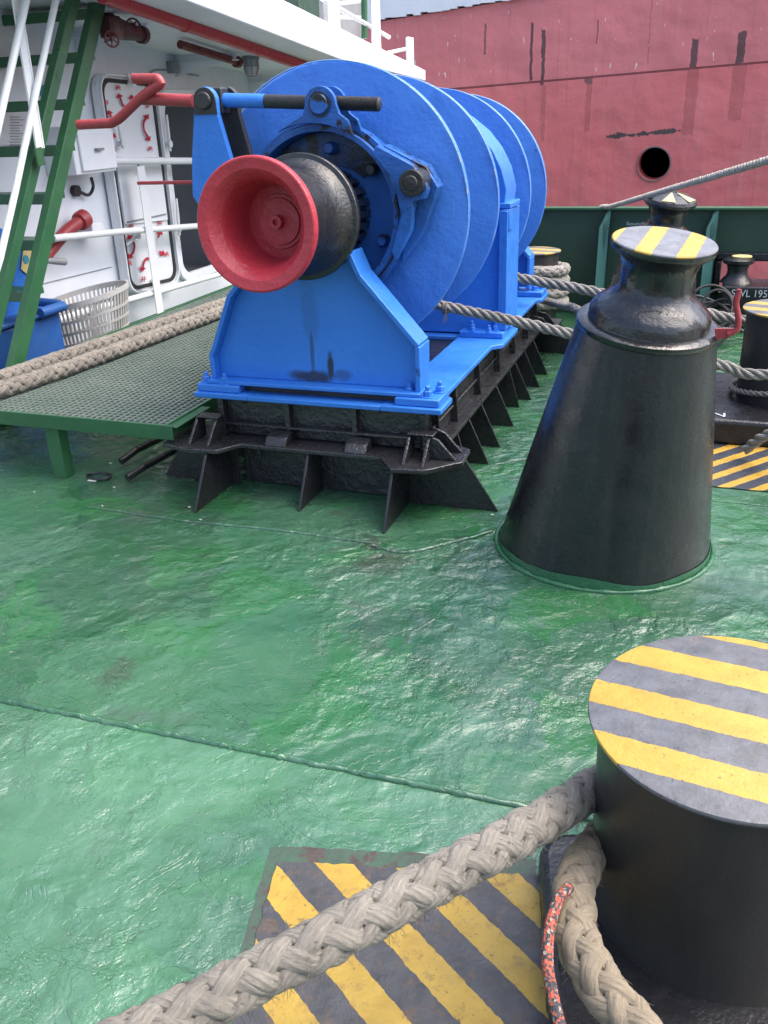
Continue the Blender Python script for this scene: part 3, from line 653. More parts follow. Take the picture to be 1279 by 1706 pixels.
# --- drums
def flange(Y, R, dark=False):
    g = MB(); t = .032
    prof = [(.12, 0), (R - .012, 0), (R - .004, .003), (R, .010), (R, t - .008), (R - .008, t), (.12, t)]
    g.lathe(prof, axp(Y), AX, 128); return g.obj('drum_flange', 'blue_face', wn, smooth=25)
for Y, R in ((3.835, .60), (4.455, .587), (5.33, .573), (5.85, .569)):
    fo_ = flange(Y, R)
    # chipped bare-metal rim
    mb = MB(); rnd = random.Random(int(Y * 100)); ax = AX; u = Vector((1, 0, 0)); b = ax.cross(u) * -1
    n = 150; pts = []
    for k in range(n):
        a = 2 * math.pi * k / n; pts.append(axp(Y) + (u * math.cos(a) + Vector((0, 0, 1)) * math.sin(a)) * (R - .003) + ax * .0035)
    rr = [.0035 * (1 + .5 * rnd.uniform(-1, 1)) for _ in pts]
    mb.tube(pts, rr, 6, closed=True); mb.obj('rim_bead', MT.setdefault('blue_edge', paint('pale_blue_edge', (.10, .27, .62), (.20, .36, .62), .4, .002, 60, .001, 150, (.38, .42, .48), .60, 16)), fo_)
g = MB(); g.lathe([(.33, 0), (.33, .585)], axp(3.868), AX, 48); g.lathe([(.33, 0), (.33, .485)], axp(5.363), AX, 48); g.obj('drum_barrel', 'blue', wn)
# wound rope layers on both barrels
def winding(Y0, Y1, R, d, mat):
    P = []; n = 40; turns = int((Y1 - Y0) / d)
    for i in range(turns * n + 1):
        a = 2 * math.pi * i / n; Y = Y0 + d * i / n; P.append(axp(Y) + Vector((math.cos(a), 0, math.sin(a))) * R)
    mb = MB(); mb.tube(P, d * .5, 7); return mb
o = winding(3.91, 4.43, .36, .055, 0).obj('mooring_line_coil', 'rope_grey'); tag(o, 'grey mooring line wound on the near drum of the blue winch', 'rope')
o = winding(5.40, 5.82, .36, .055, 0).obj('mooring_line_coil', 'rope_grey'); tag(o, 'grey mooring line wound on the far drum of the blue winch', 'rope')
# --- brake on the near flange
RB = 3.668
g = MB(); g.lathe([(.325, -.005), (.347, -.005), (.347, .13), (.325, .13)], axp(RB), AX, 96, close=True); br = g.obj('brake_rim', 'blue_dirty', wn, .002, 30)
g = MB(); g.lathe([(.352, .035), (.372, .035), (.372, .115), (.352, .115)], axp(RB), AX, 96, close=True); bb = g.obj('brake_band', 'blue_dirty', wn, .002, 30)
g = MB(); g.lathe([(.346, .028), (.353, .028), (.353, .12), (.346, .12)], axp(RB), AX, 96, close=True); g.obj('brake_lining', 'grease', bb)
# recessed hub face
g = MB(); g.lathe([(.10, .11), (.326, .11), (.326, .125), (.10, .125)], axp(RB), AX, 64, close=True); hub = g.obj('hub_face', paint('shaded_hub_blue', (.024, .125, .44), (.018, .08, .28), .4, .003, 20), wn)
g = MB()
g.lathe([(.145, .02), (.165, .03), (.165, .108), (.1, .108)], axp(RB), AX, 24)
for k in range(24):
    a = 2 * math.pi * k / 24; c = axp(RB + .06) + Vector((math.cos(a), 0, math.sin(a))) * .172
    d = Vector((math.cos(a), 0, math.sin(a))); g.bar(c - d * .014, c + d * .014, .028, .09, AX)
g.obj('clutch_teeth', 'hub_dark', hub)
for k, (a, r) in enumerate(((84, .262), (40, .27), (-24, .27))):
    a = math.radians(a); c = axp(RB + .105) + Vector((math.cos(a), 0, math.sin(a))) * r
    g = MB(); g.lathe([(.026, 0), (.026, -.03), (.018, -.05)], c, AX, 14); g.obj('hub_stud', 'blue_dirty' if k != 1 else 'grease', hub)
g = MB()                                         # the dirty black upper sector of the hub
ar = [(.322 * math.cos(math.radians(a)), .322 * math.sin(math.radians(a))) for a in range(36, 150, 4)] + [(.23 * math.cos(math.radians(a)), .20 * math.sin(math.radians(a))) for a in range(146, 36, -10)]
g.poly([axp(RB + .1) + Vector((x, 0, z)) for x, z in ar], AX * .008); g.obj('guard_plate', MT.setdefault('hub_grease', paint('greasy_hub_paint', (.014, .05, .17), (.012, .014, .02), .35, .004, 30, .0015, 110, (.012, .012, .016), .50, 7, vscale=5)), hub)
# top lug with pivot pin and right hand clevis
def lugplate(Y, pts, th, mat, parent, name='lug'): g = MB(); g.poly([(x, Y, z) for x, z in pts], (0, th, 0)); return g.obj(name, mat, parent, .004)
def capsule(cx_, cz_, r, n=14, a0=0, a1=180): return [(cx_ + r * math.cos(math.radians(a0 + (a1 - a0) * k / n)), cz_ + r * math.sin(math.radians(a0 + (a1 - a0) * k / n))) for k in range(n + 1)]
for Yl in (3.605, 3.715):
    lugplate(Yl, capsule(-1.535, 1.622, .066) + [(-1.612, 1.585), (-1.66, 1.562)] + [(WX + .356 * math.cos(math.radians(a)), zc(3.65) + .356 * math.sin(math.radians(a))) for a in range(114, 56, -5)] + [(-1.42, 1.56), (-1.455, 1.585)], .022, 'blue_dirty', bb)
g = MB(); g.cyl((-1.535, 3.585, 1.622), (-1.535, 3.75, 1.622), .038, 24); g.obj('pivot_pin', 'blue_dirty', bb, .004)
g = MB(); g.lathe([(.040, 0), (.046, 0), (.046, -.004), (.040, -.004)], (-1.535, 3.599, 1.622), (0, 1, 0), 24, close=True); g.obj('pin_ring', 'grease', bb)
lugplate(3.62, [(-1.31, 1.465), (-1.16, 1.39), (-1.115, 1.345), (-1.10, 1.30), (-1.115, 1.262), (-1.16, 1.255), (-1.175, 1.14), (-1.245, 1.02), (-1.26, 1.06), (-1.215, 1.20), (-1.24, 1.33), (-1.33, 1.435)], .05, 'blue_dirty', bb, 'clevis')
lugplate(3.70, [(-1.31, 1.465), (-1.13, 1.38), (-1.08, 1.30), (-1.15, 1.12), (-1.245, 1.0), (-1.21, 1.2), (-1.24, 1.33)], .09, 'blue_dirty', bb, 'clevis')
g = MB(); g.cyl((-1.160, 3.595, 1.325), (-1.160, 3.80, 1.325), .052, 24); g.lathe([(.03, 0), (.03, -.012), (.0, -.014)], (-1.160, 3.595, 1.325), (0, 1, 0), 16); g.obj('clevis_pin', 'grease', bb, .005)
# brake screw, lever arm and crank
SY = 3.665
s0 = Vector((-2.055, SY, 1.655)); s1 = Vector((-1.285, SY, 1.612)); dv = (s1 - s0)
g = MB(); g.cyl(s0 + dv * .07, s0 + dv * .33, .028, 20); g.obj('brake_screw', 'blue', wn)
g = MB(); g.cyl(s0 + dv * .33, s0 + dv * .62, .027, 20)
th = []; pr = []
for i in range(150): th.append(s0 + dv * (.62 + .36 * i / 149)); pr.append(.0275 if i % 4 < 2 else .0235)
pr[-1] = .012; pr[-2] = .018; pr[-3] = .022
g.tube(th, pr, 18); g.obj('brake_screw_thread', 'grease', wn, smooth=50)
g = MB(); arm = capsule(-2.045, 1.652, .052) + [(-2.105, 1.60), (-2.14, 1.42), (-2.155, 1.28), (-2.0, 1.04), (-1.93, .92), (-1.82, .92), (-1.90, 1.20), (-1.95, 1.42), (-1.993, 1.60)]
g.poly([(x, 3.60, z) for x, z in arm], (0, .03, 0)); am = g.obj('brake_arm', 'blue', wn, .004)
g = MB(); g.poly([(x + .035, 3.72, z) for x, z in arm], (0, .03, 0)); g.obj('brake_arm', 'grease', wn, .004)
g = MB(); g.cyl((-2.045, 3.58, 1.652), (-2.045, 3.77, 1.652), .034, 20); g.box((-2.095, 3.635, 1.60), (-1.985, 3.70, 1.70)); g.obj('pivot_block', 'grease', am, .006)
g = MB(); g.poly([(x, 3.594, z) for x, z in capsule(-2.045, 1.652, .050) + [(-2.098, 1.60), (-1.992, 1.60)]], (0, .0055, 0)); g.obj('grease_patch', 'grease', am)
ck = [py(*p, SY) for p in ((322, 168), (233, 164))]
g = MB(); g.cyl(ck[0], ck[1], .025, 18); cr = g.obj('brake_crank', 'red_dull', wn)
bend = [py(*p, SY - .03) for p in ((222, 131), (262, 131), (268, 139), (236, 162), (200, 196), (185, 205), (130, 208))]
g = MB(); g.tube(spline([bend[0], lerp(bend[0], bend[1], .85), bend[1], bend[2], lerp(bend[2], bend[3], .2), bend[3], bend[4], lerp(bend[4], bend[5], .6), bend[5], lerp(bend[5], bend[6], .3), bend[6]], .008), .0205, 14); g.obj('crank_handle', 'red_dull', cr)
# --- warping head
rim0 = 3.055
g = MB()   # red bowl, opening towards the viewer
g.lathe([(.237, .034), (.2395, .030), (.2395, .006), (.236, .001), (.231, -.001), (.196, .005), (.192, .008), (.166, .046), (.160, .056), (.150, .10), (.143, .15), (.138, .19), (.136, .225)], axp(rim0), AX, 96, caps=False)
wh = g.obj('warping_head', 'red', wn, smooth=24)
g = MB(); g.lathe([(.0, .185), (.012, .186), (.012, .172), (.024, .172), (.026, .205), (.085, .205), (.087, .214), (.100, .214), (.102, .222), (.139, .224), (.139, .27)], axp(rim0), AX, 64); g.obj('shaft_cap', 'red', wh, smooth=30)
g = MB()   # black outer barrel
g.lathe([(.237, .0345), (.226, .06), (.207, .12), (.194, .18), (.188, .24), (.189, .30), (.196, .345), (.209, .380), (.226, .402), (.243, .408), (.246, .414), (.246, .434), (.240, .440), (.10, .445)], axp(rim0), AX, 96, caps=False); g.obj('barrel', 'black', wh, smooth=24)
g = MB(); g.lathe([(.08, .44), (.08, .8)], axp(rim0), AX, 32); g.obj('shaft', 'grease', wn)
a = px(230, 305, -2.5); b = py(345, 303, 3.3)
g = MB(); a = py(230, 305, 3.62); b = py(352, 303, 3.62); g.bar(a, b, .022, .014); g.obj('locking_bar', 'red_dull', wn, .003)
# ================================================================== TOWING POSTS (tapered, leaning)
def cone_post(label, base, C1, C2, rb, scale=1.0, dome=False):
    t = thing('mooring_post', label, 'mooring post', base); B = Vector(base)
    ax = Vector((.122, -.127, 1)).normalized(); Ln = .895 * scale; C1 = B + ax * Ln
    rings = 36; n = 72; vs = []; fs = []; r1 = .235 * scale
    for i in range(rings + 1):
        f = i / rings; c = B * (1 - f) + C1 * f; nr = Vector((0, 0, 1)).lerp(ax, f).normalized(); r = rb * (1 - f) + r1 * f
        u = Vector((1, 0, 0)); u = (u - nr * u.dot(nr)).normalized(); v = nr.cross(u)
        for k in range(n): a = 2 * math.pi * k / n; vs.append(c + (u * math.cos(a) + v * math.sin(a)) * r)
    for i in range(rings):
        for k in range(n): l = (k + 1) % n; fs.append((i * n + k, i * n + l, (i + 1) * n + l, (i + 1) * n + k))
    mb = MB(); mb.add(vs, fs); mb.obj('body', 'black_cone', t, smooth=60)
    s = scale
    mb = MB(); mb.lathe([(.235 * s, 0), (.241 * s, .006 * s), (.240 * s, .022 * s), (.228 * s, .030 * s), (.205 * s, .030 * s), (.203 * s, .035 * s), (.203 * s, .06 * s), (.186 * s, .085 * s), (.150 * s, .112 * s), (.122 * s, .135 * s),
                         (.117 * s, .17 * s), (.119 * s, .21 * s), (.132 * s, .245 * s), (.158 * s, .268 * s), (.168 * s, .276 * s), (.170 * s, .285 * s), (.169 * s, .292 * s)], C1, ax, 72)
    mb.obj('neck', 'black_neck', t, smooth=50)
    if dome:
        mb = MB(); mb.lathe([(.169 * s, .292 * s), (.16 * s, .31 * s), (.09 * s, .335 * s), (0, .345 * s)], C1, ax, 48); cp = mb.obj('cap', 'black', t)
        for a in (0.3, 1.5, 2.7, 3.9, 5.1):
            q = []
            for da, r, h in ((-.28, .155, .3125), (.28, .155, .3125), (0, .03, .346)): q.append(C1 + ax * (h * s + .004) + (ax.orthogonal().normalized() * math.cos(a + da) + ax.cross(ax.orthogonal().normalized()) * math.sin(a + da)) * r * s)
            mb = MB(); mb.hexa(q, ax * .002); mb.obj('yellow_mark', 'yellow_card', cp)
    else:
        mb = MB(); mb.lathe([(.168 * s, 0), (.1685 * s, .004), (.166 * s, .007)], C1 + ax * .2925 * s, ax, 72); cp = mb.obj('cap', stripe_mat('cap_stripes', -.10, .129, .0907, .42, (.52, .33, .055), (.20, .205, .23), .2, .5), t)
    # weld ring at the deck
    P = [B + Vector((math.cos(a), math.sin(a), 0)) * (rb + .012) + Vector((0, 0, .003)) for a in [2 * math.pi * k / 120 for k in range(120)]]
    mb = MB(); rn = random.Random(4); mb.tube(P, [.009 + rn.uniform(-.003, .003) for _ in P], 8, closed=True)
    vs = []; 
    for k in range(120):
        a = 2 * math.pi * k / 120; h = .028 + .010 * math.sin(a * 3 + 1) + .006 * math.sin(a * 7) + (.012 if math.cos(a + .8) > .2 else 0) * .6
        f0 = .004 / Ln; f1 = h / Ln
        for f, rr in ((f0, rb + .0035), (f1, rb * (1 - f1) + r1 * f1 + .0025)):
            c = B * (1 - f) + C1 * f; vs.append(c + Vector((math.cos(a), math.sin(a), 0)) * rr)
    mb.add(vs, [(2 * k, 2 * ((k + 1) % 120), 2 * ((k + 1) % 120) + 1, 2 * k + 1) for k in range(120)])
    mb.obj('base_weld', 'green_weld', t, smooth=60)
    return t, C1, ax
t1, C1, axc = cone_post('tall black tapered mooring post with striped yellow cap beside the blue winch', (-.30, 3.30, 0), None, None, .405)
p0 = py(1197, 556, 3.12)
g = MB(); q = [py(*p, 3.12) for p in ((1190, 548), (1192, 566), (1212, 563), (1226, 556), (1226, 548), (1205, 548))]; g.poly(q, (0, .012, 0)); 
rd = spline([py(*p, 3.12) for p in ((1212, 557), (1227, 550), (1230, 530), (1226, 505), (1232, 482))], .01); g.tube(rd, [.010 if i < len(rd) - 2 else .008 for i in range(len(rd))], 10); g.obj('bent_rod', 'red_dull', t1)
cone_post('distant black tapered mooring post with domed cap, half hidden behind the near one', (-.43, 6.32, -.10), None, None, .375, .95, True)
# ================================================================== BOLLARDS
def bollard(label, c, H, R, base_rot=0, box=None, cap=None, tilt=(0, 0), mat='black_warm', rr=.05):
    c = Vector((c[0], c[1], 0)); t = thing('bollard', label, 'bollard', c)
    ax = Vector((tilt[0], tilt[1], 1)).normalized(); top = c + ax * H
    g = MB(); g.lathe([(R * .925, .0), (R * .918, H - .012)], c, ax, 72); g.obj('post', mat, t)
    g = MB(); rn = random.Random(2); g.lathe([(R * .91, -.012), (R * .99, -.010), (R, -.004), (R * .995, 0), (R * .985, .001)], top, ax, 96); g.obj('cap', cap, t, smooth=30)
    if box:
        x0, x1, y0, y1, h = box; ca, sa = math.cos(base_rot), math.sin(base_rot); q = []
        for cx_, cy_, a0 in ((x1 - rr, y1 - rr, 0), (x0 + rr, y1 - rr, 90), (x0 + rr, y0 + rr, 180), (x1 - rr, y0 + rr, 270)):
            for k in range(7): a = math.radians(a0 + 15 * k); x, y = cx_ + rr * math.cos(a), cy_ + rr * math.sin(a); q.append((c.x + x * ca - y * sa, c.y + x * sa + y * ca, .001))
        g = MB(); g.poly(q, (0, 0, h)); g.obj('base_box', 'black', t, .02, seg=3)
    return t, top
FBt = pd = CAM + ray(1224, 1198) * 1.665
cap_near = stripe_mat('near_cap_stripes', math.atan2(.99, .136), .15, -.2305, .48, (.45, .285, .045), (.13, .133, .145), .5, .5)
bn, btop = bollard('near thick black bollard with bold yellow and grey striped top', (FBt.x + .01, FBt.y + .03), FBt.z, .268, math.radians(13.6), (-.35, .9, -.95, .175, .07), cap_near, (-.015, -.04), rr=.08)
cap_far = stripe_mat('far_cap_stripes', math.atan2(.97, .25), .15, .02, .5, (.50, .33, .065), (.16, .155, .165), .1, .5)
rb1, _ = bollard('black bollard behind the tapered post at the right edge, thin rope looped at its foot', (.43, 5.05), .594, .262, 0, (-.75, .9, -.49, .42, .13), cap_far, (0, .0))
text_mesh('N', 'lettering', 'mark_white', rb1, (py(1188, 692, 4.62).x - .005, 4.605, .1335), (1, 0, 0), (0, 1, 0), .06, .062)
rb2, _ = bollard('black bollard partly hidden between blue winch and tapered post', (-.335, 5.28), .56, .262, 0, None, cap_far, (0, .0))
fb3 = py(889, 417, 6.9)
rb3, fbt = bollard('rope wrapped bollard beneath the dark bulwark just past the winch', (fb3.x, 6.9), fb3.z, .20, 0, None, cap_far)
# ================================================================== ROPES
def rope(label, path, D, mat, kind='plait', fuzz=0, sides=8, group=None, name='mooring_rope', seed=1, step=None):
    o = rope_mb(path, D, kind, sides, fuzz, step, seed).obj(name, mat, smooth=70); return tag(o, label, 'rope', group)
D0 = .079
R1 = [CAM + ray(x, y) * d for x, y, d in ((1190, 1235, 2.16), (1120, 1256, 2.10), (1055, 1279, 2.02), (1000, 1305, 1.90), (940, 1345, 1.76), (860, 1393, 1.63), (700, 1480, 1.495), (560, 1556, 1.41), (420, 1630, 1.36), (300, 1693, 1.31), (180, 1750, 1.27), (0, 1835, 1.25), (-250, 1930, 1.27), (-600, 1960, 1.36))]
rope('thick frayed grey plaited hawser crossing the near hazard marking', R1, D0, 'rope_big', fuzz=2400, sides=12, step=.0055, seed=3)
bc = Vector((FBt.x + .03, FBt.y + .05, 0))
loop = [CAM + ray(x, y) * d for x, y, d in ((1120, 1335, 2.02), (1050, 1362, 1.90), (1000, 1400, 1.85), (966, 1452, 1.71), (955, 1515, 1.585), (968, 1580, 1.49), (1003, 1645, 1.42), (1058, 1712, 1.36), (1120, 1785, 1.31), (1230, 1850, 1.29), (1380, 1870, 1.34))]
rope('tan plaited rope looped down around the side of the near striped bollard', loop, .076, 'rope_tan', fuzz=260, sides=10, step=.006, seed=5)
sp = [CAM + ray(x, y) * d for x, y, d in ((948, 1478, 1.56), (930, 1500, 1.53), (916, 1545, 1.49), (912, 1600, 1.45), (920, 1655, 1.41), (936, 1720, 1.37))]
g = MB(); g.tube(spline(sp, .006), .0098, 14); tag(g.obj('speckled_cord', 'rope_speck', smooth=80), 'thin orange and black speckled cord hanging beside the tan rope loop', 'cord')
# lines running off the drums
Yd = 4.13
rope('grey laid mooring line running taut from the near winch drum behind the tapered post', [(-1.5, Yd, .80), py(735, 509, Yd), py(845, 532, Yd), py(955, 557, Yd), py(1195, 607, Yd), py(1290, 624, Yd), (1.4, Yd, .60)], .05, 'rope_grey', 'laid4', 60, 8)
g = MB(); c = py(742, 513, Yd); g.lathe([(.027, -.012), (.031, -.01), (.031, .01), (.027, .012)], c, (1, 0, -.12), 14); 
for k in range(3): g.tube([c + Vector((.004 * k, -.02, -.02)), c + Vector((.008 * k, -.03, -.05)), c + Vector((.01 * k - .005, -.03, -.07 + .01 * k))], .0022, 5)
tag(g.obj('rope_whipping', 'rope_grey'), 'small twine whipping tied round the line by the drum', 'twine')
Yd2 = 5.60
rope('grey laid mooring line leaving the far winch drum over the far bollards', [(-1.5, Yd2, .72), py(850, 460, Yd2), py(940, 476, Yd2), py(1030, 494, Yd2), py(1100, 506, Yd2), py(1168, 519, Yd2), py(1236, 533, Yd2), (1.0, Yd2, .33)], .062, 'rope_grey', 'laid4', 40, 7)
rope('thin pale line stretched low between the far bollards', [py(1130, 540, 5.5), py(1190, 546, 5.45), py(1240, 551, 5.35), py(1300, 558, 5.3)], .02, 'rope_grey', 'laid3', 0, 6)
a = py(1003, 348, 7.58); b = py(1279, 267, 4.2)
rope('pale laid rope rising over the bulwark across the red hull', [a + Vector((-.12, .35, -.12)), a + Vector((-.02, .04, .005)), lerp(a, b, .1), lerp(a, b, .3), lerp(a, b, .6), b, lerp(a, b, 1.4)], .034, 'rope_pale', 'laid3', 20, 8)
# coil wrapped on the distant bollard
cf = Vector((fb3.x, 6.9, 0)); P = []
ztop = py(900, 436, 6.7).z; zbot = py(900, 508, 6.7).z
nturn = 4; tot = nturn * 36
for i in range(tot + 1):
    a = 2 * math.pi * i / 36 + 1; P.append(cf + Vector((math.cos(a), math.sin(a), 0)) * .235 + Vector((0, 0, ztop - .02 - (ztop - zbot) * i / tot)))
e = rope_mb(P, .085, 'plait', 7, 0, .014, 9); tag(e.obj('mooring_rope', 'rope_grey', smooth=70), 'grey plaited rope wound in stacked turns round the far bollard', 'rope')
e = [py(895, 498, 6.3), py(915, 503, 6.1), py(940, 510, 5.8), py(962, 516, 5.55)]
P2 = [Vector((-.335, 5.28, .35)) + Vector((math.cos(a), math.sin(a), 0)) * .262 + Vector((0, 0, -.02 * (i / 18))) for i, a in enumerate([math.radians(140 + 10 * k) for k in range(72)])]
rope('grey plaited rope passed around the half hidden bollard behind the tapered post', e + P2, .05, 'rope_grey', 'plait', 0, 7)
# thin rope round the foot of the right-hand bollard, and hanging tail
P = [Vector((.43 + .268 * math.cos(a), 5.05 + .268 * math.sin(a), .20 - .04 * math.sin(a - 1))) for a in [math.radians(75 + 6 * k) for k in range(56)]]
rope('thin beige rope looped around the foot of the far right bollard', P, .03, 'rope_pink', 'laid3', 0, 7, step=.012)
e = [py(1241, 750, 4.36), py(1252, 741, 4.34), py(1268, 730, 4.3), py(1290, 720, 4.26), py(1330, 715, 4.2)]
rope('frayed grey rope end lying over the clean hazard marking', e, .05, 'rope_grey', 'laid3', 60, 8)
# two hawsers along the grating
ga, gb = pz(-60, 655, .40), pz(0, 645, .40)
H1 = [pz(-160, 690, .367), pz(-60, 662, .367), pz(0, 650, .367), pz(100, 617, .367), pz(190, 585, .367), pz(290, 548, .367), pz(385, 513, .367), pz(470, 480, .367)]
H2 = [pz(-160, 668, .367), pz(-60, 641, .368), pz(0, 629, .368), pz(90, 599, .367), pz(190, 566, .368), pz(290, 533, .367), pz(385, 501, .367), pz(470, 468, .367)]
rope('dusty beige hawser lying along the green grating, inner of two', H1, .085, 'rope_pink', 'plait', 120, 8, seed=11)
rope('dusty beige hawser beside the handrail foot, outer of two', H2, .08, 'rope_pink', 'plait', 80, 8, seed=12)
# dark cable heap
g = MB(); rn = random.Random(3); c0 = py(1188, 500, 6.7)
for k in range(9):
    r = rn.uniform(.10, .17); cz = rn.uniform(.05, .28); tx = rn.uniform(-.25, .25); ty = rn.uniform(-.5, .5); cx_ = c0.x + rn.uniform(-.04, .04)
    g.tube([(cx_ + r * math.cos(a), 6.7 + r * .6 * math.sin(a), cz + .14 * math.sin(a) * (ty + .6) + tx * .3 * math.cos(a)) for a in [2 * math.pi * q / 28 for q in range(28)]], .010, 7, closed=True)
tag(g.obj('cable_coil', 'rubber'), 'untidy coil of dark cable heaped beside the fairlead sill', 'cable')
# ================================================================== GRATING PLATFORM
gp = thing('grating_platform', 'raised green grating walkway beside the winch on square legs', 'walkway', (-2.8, 3.3, 0))
gx0, gx1, gy0, gy1, gz = -3.66, -2.22, 3.30, 6.6, .325
g = MB(); pit = .034
x = gx0 + .03
while x < gx1 - .05: g.box((x, gy0 + .012, gz - .028), (x + .010, gy1, gz)); x += pit
y = gy0 + .02
k = 0
while y < gy1:
    g.box((gx0 + .02, y, gz - .018), (gx1 - .045, y + .009, gz - .003)); y += pit
g.obj('grating', MT.setdefault('grating', paint('grating_paint', (.13, .175, .148), (.175, .215, .185), .34, .002, 40, .001, 150, (.28, .33, .30), .66, 22)), gp)
g = MB(); g.box((gx0, gy0, gz - .066), (gx1, gy0 + .011, gz + .004)); g.box((gx1 - .04, gy0 + .012, gz - .066), (gx1 - .03, gy1, gz + .004)); g.box((gx0, gy0 + .02, gz - .066), (gx0 + .012, gy1, gz + .004)); g.box((gx1 - .0301, gy0 + .012, gz - .012), (gx1 + .02, 3.62, gz - .004)); g.obj('edge_beam', 'green', gp, .003)
for x, y in ((-2.905, 3.315), (-3.60, 3.315), (-2.905, 5.0), (-3.6, 5.0), (-2.3, 5.0)):
    g = MB(); g.box((x - .038, y, 0), (x + .038, y + .07, gz - .03)); g.obj('leg', 'green', gp, .004)
for x0, y0, x1, y1, z in ((-2.66, 3.62, -2.35, 6.0, .06), (-2.50, 3.44, -2.28, 6.0, .05)):
    g = MB(); g.tube([(x0, y0, z), (x1, y1, z)], .018, 12); g.tube([(x0, y0, z), (x0 - .03, y0 - .1, .03)], .018, 12); tag(g.obj('deck_pipe', 'black'), 'short dark pipe lying under the grating, ' + ('nearer the leg' if x0 < -2.6 else 'nearer the winch'), 'pipe')
def scrap(px_, py_, s, lab):
    p = pz(px_, py_, .004); rn = random.Random(px_); q = [(p.x + s * rn.uniform(.5, 1) * math.cos(a), p.y + s * .45 * rn.uniform(.5, 1) * math.sin(a), .003) for a in [.9 * k for k in range(7)]]
    g = MB(); g.poly(q, (0, 0, .004)); tag(g.obj('litter', 'litter'), lab, 'litter', 'white scraps on the deck')
for px_, py_, s in ((153, 801, .026), (190, 812, .008), (184, 772, .012), (315, 845, .012), (334, 866, .008), (57, 820, .007), (170, 843, .008), (695, 834, .014), (782, 842, .006), (820, 858, .010)):
    scrap(px_, py_, s, 'tiny white scrap lying on the green deck')
g = MB(); P = [pz(165, 793, .012) + Vector((.06 * math.cos(a), .04 * math.sin(a), 0)) for a in [2 * math.pi * k / 28 for k in range(28)]]; g.tube(P, .007, 8, closed=True); tag(g.obj('lashing_ring', 'black'), 'flat dark lashing ring lying on deck before the grating leg', 'ring')
# ================================================================== DECKHOUSE
WLX = -4.43
dh = thing('deckhouse', 'white deckhouse wall with overhanging roof and open doorway', 'deckhouse', (WLX, 7, 0))
oy0, oy1, oz0_, oz1_ = 7.02, 8.0, .30, 1.74
wtop = 2.75
g = MB()
for y0, y1, z0, z1 in ((1.5, oy0, 0, wtop), (oy1, 10.6, 0, wtop), (oy0, oy1, 0, oz0_), (oy0, oy1, oz1_, wtop)): g.add([(WLX, y0, z0), (WLX, y1, z0), (WLX, y1, z1), (WLX, y0, z1)], [(0, 1, 2, 3)])
g.add([(WLX, 10.6, 0), (WLX - 3, 10.6, 0), (WLX - 3, 10.6, wtop), (WLX, 10.6, wtop), (WLX, 1.5, 0), (WLX - 3, 1.5, 0), (WLX - 3, 1.5, wtop), (WLX, 1.5, wtop)], [(0, 1, 2, 3), (4, 5, 6, 7)])
g.obj('wall', 'white_wall', dh)
g = MB(); g.add([(WLX - 1.6, oy0 - .3, .2), (WLX - 1.6, oy1 + .3, .2), (WLX - 1.6, oy1 + .3, 2.2), (WLX - 1.6, oy0 - .3, 2.2), (WLX - .001, oy0 - .3, .2), (WLX - .001, oy1 + .3, .2), (WLX - .001, oy1 + .3, 2.2), (WLX - .001, oy0 - .3, 2.2)], [(0, 1, 2, 3), (0, 1, 5, 4), (3, 2, 6, 7), (0, 4, 7, 3), (1, 2, 6, 5)]); g.obj('corridor', 'dark_room', dh)
def rrect(y0, y1, z0, z1, r, n=6):
    q = []
    for cy_, cz_, a0 in ((y1 - r, z1 - r, 0), (y0 + r, z1 - r, 90), (y0 + r, z0 + r, 180), (y1 - r, z0 + r, 270)):
        for k in range(n + 1): a = math.radians(a0 + 90 * k / n); q.append((cy_ + r * math.cos(a), cz_ + r * math.sin(a)))
    return q
def ring(mb, X, o, i, d):
    n = len(o); vs = [(X, y, z) for y, z in o] + [(X, y, z) for y, z in i] + [(X + d, y, z) for y, z in o] + [(X + d, y, z) for y, z in i]
    mb.add(vs, [(k, (k + 1) % n, n + (k + 1) % n, n + k) for k in range(n)] + [(2 * n + k, 2 * n + (k + 1) % n, 3 * n + (k + 1) % n, 3 * n + k) for k in range(n)] + [(k, (k + 1) % n, 2 * n + (k + 1) % n, 2 * n + k) for k in range(n)] + [(n + k, n + (k + 1) % n, 3 * n + (k + 1) % n, 3 * n + k) for k in range(n)])
g = MB(); ring(g, WLX + .002, rrect(oy0 - .05, oy1 + .06, oz0_ - .05, oz1_ + .06, .16), rrect(oy0 + .02, oy1 - .02, oz0_ + .02, oz1_ - .02, .12), .045); g.obj('door_frame', 'white', dh, .004)
# the open steel door lying back along the wall, seen from its gasket side
DXf = WLX + .075
def dz(y): return -.045 * (y - 6.25)
d0, d1 = 6.13, 6.885; zb_, zt = .305, 1.90
def door_outline(y0, y1, z0, z1, r): return [(y, z + dz(y)) for y, z in rrect(y0, y1, z0, z1, r)]
g = MB(); g.poly([(WLX + .02, y, z) for y, z in door_outline(d0, d1, zb_, zt, .13)], (.055, 0, 0)); dr = g.obj('door', 'white', dh, .006)
g = MB(); ring(g, DXf + .001, door_outline(d0 + .03, d1 - .03, zb_ + .03, zt - .03, .11), door_outline(d0 + .058, d1 - .058, zb_ + .058, zt - .058, .09), .012); g.obj('gasket', 'rubber', dr)
g = MB(); ring(g, DXf + .001, door_outline(d0 + .002, d1 - .002, zb_ + .002, zt - .002, .13), door_outline(d0 + .014, d1 - .014, zb_ + .014, zt - .014, .12), .028); g.obj('edge_lip', 'white', dr)
P0 = px(190, 380, DXf); P1 = px(295, 370, DXf); zt2 = px(240, 262, DXf).z
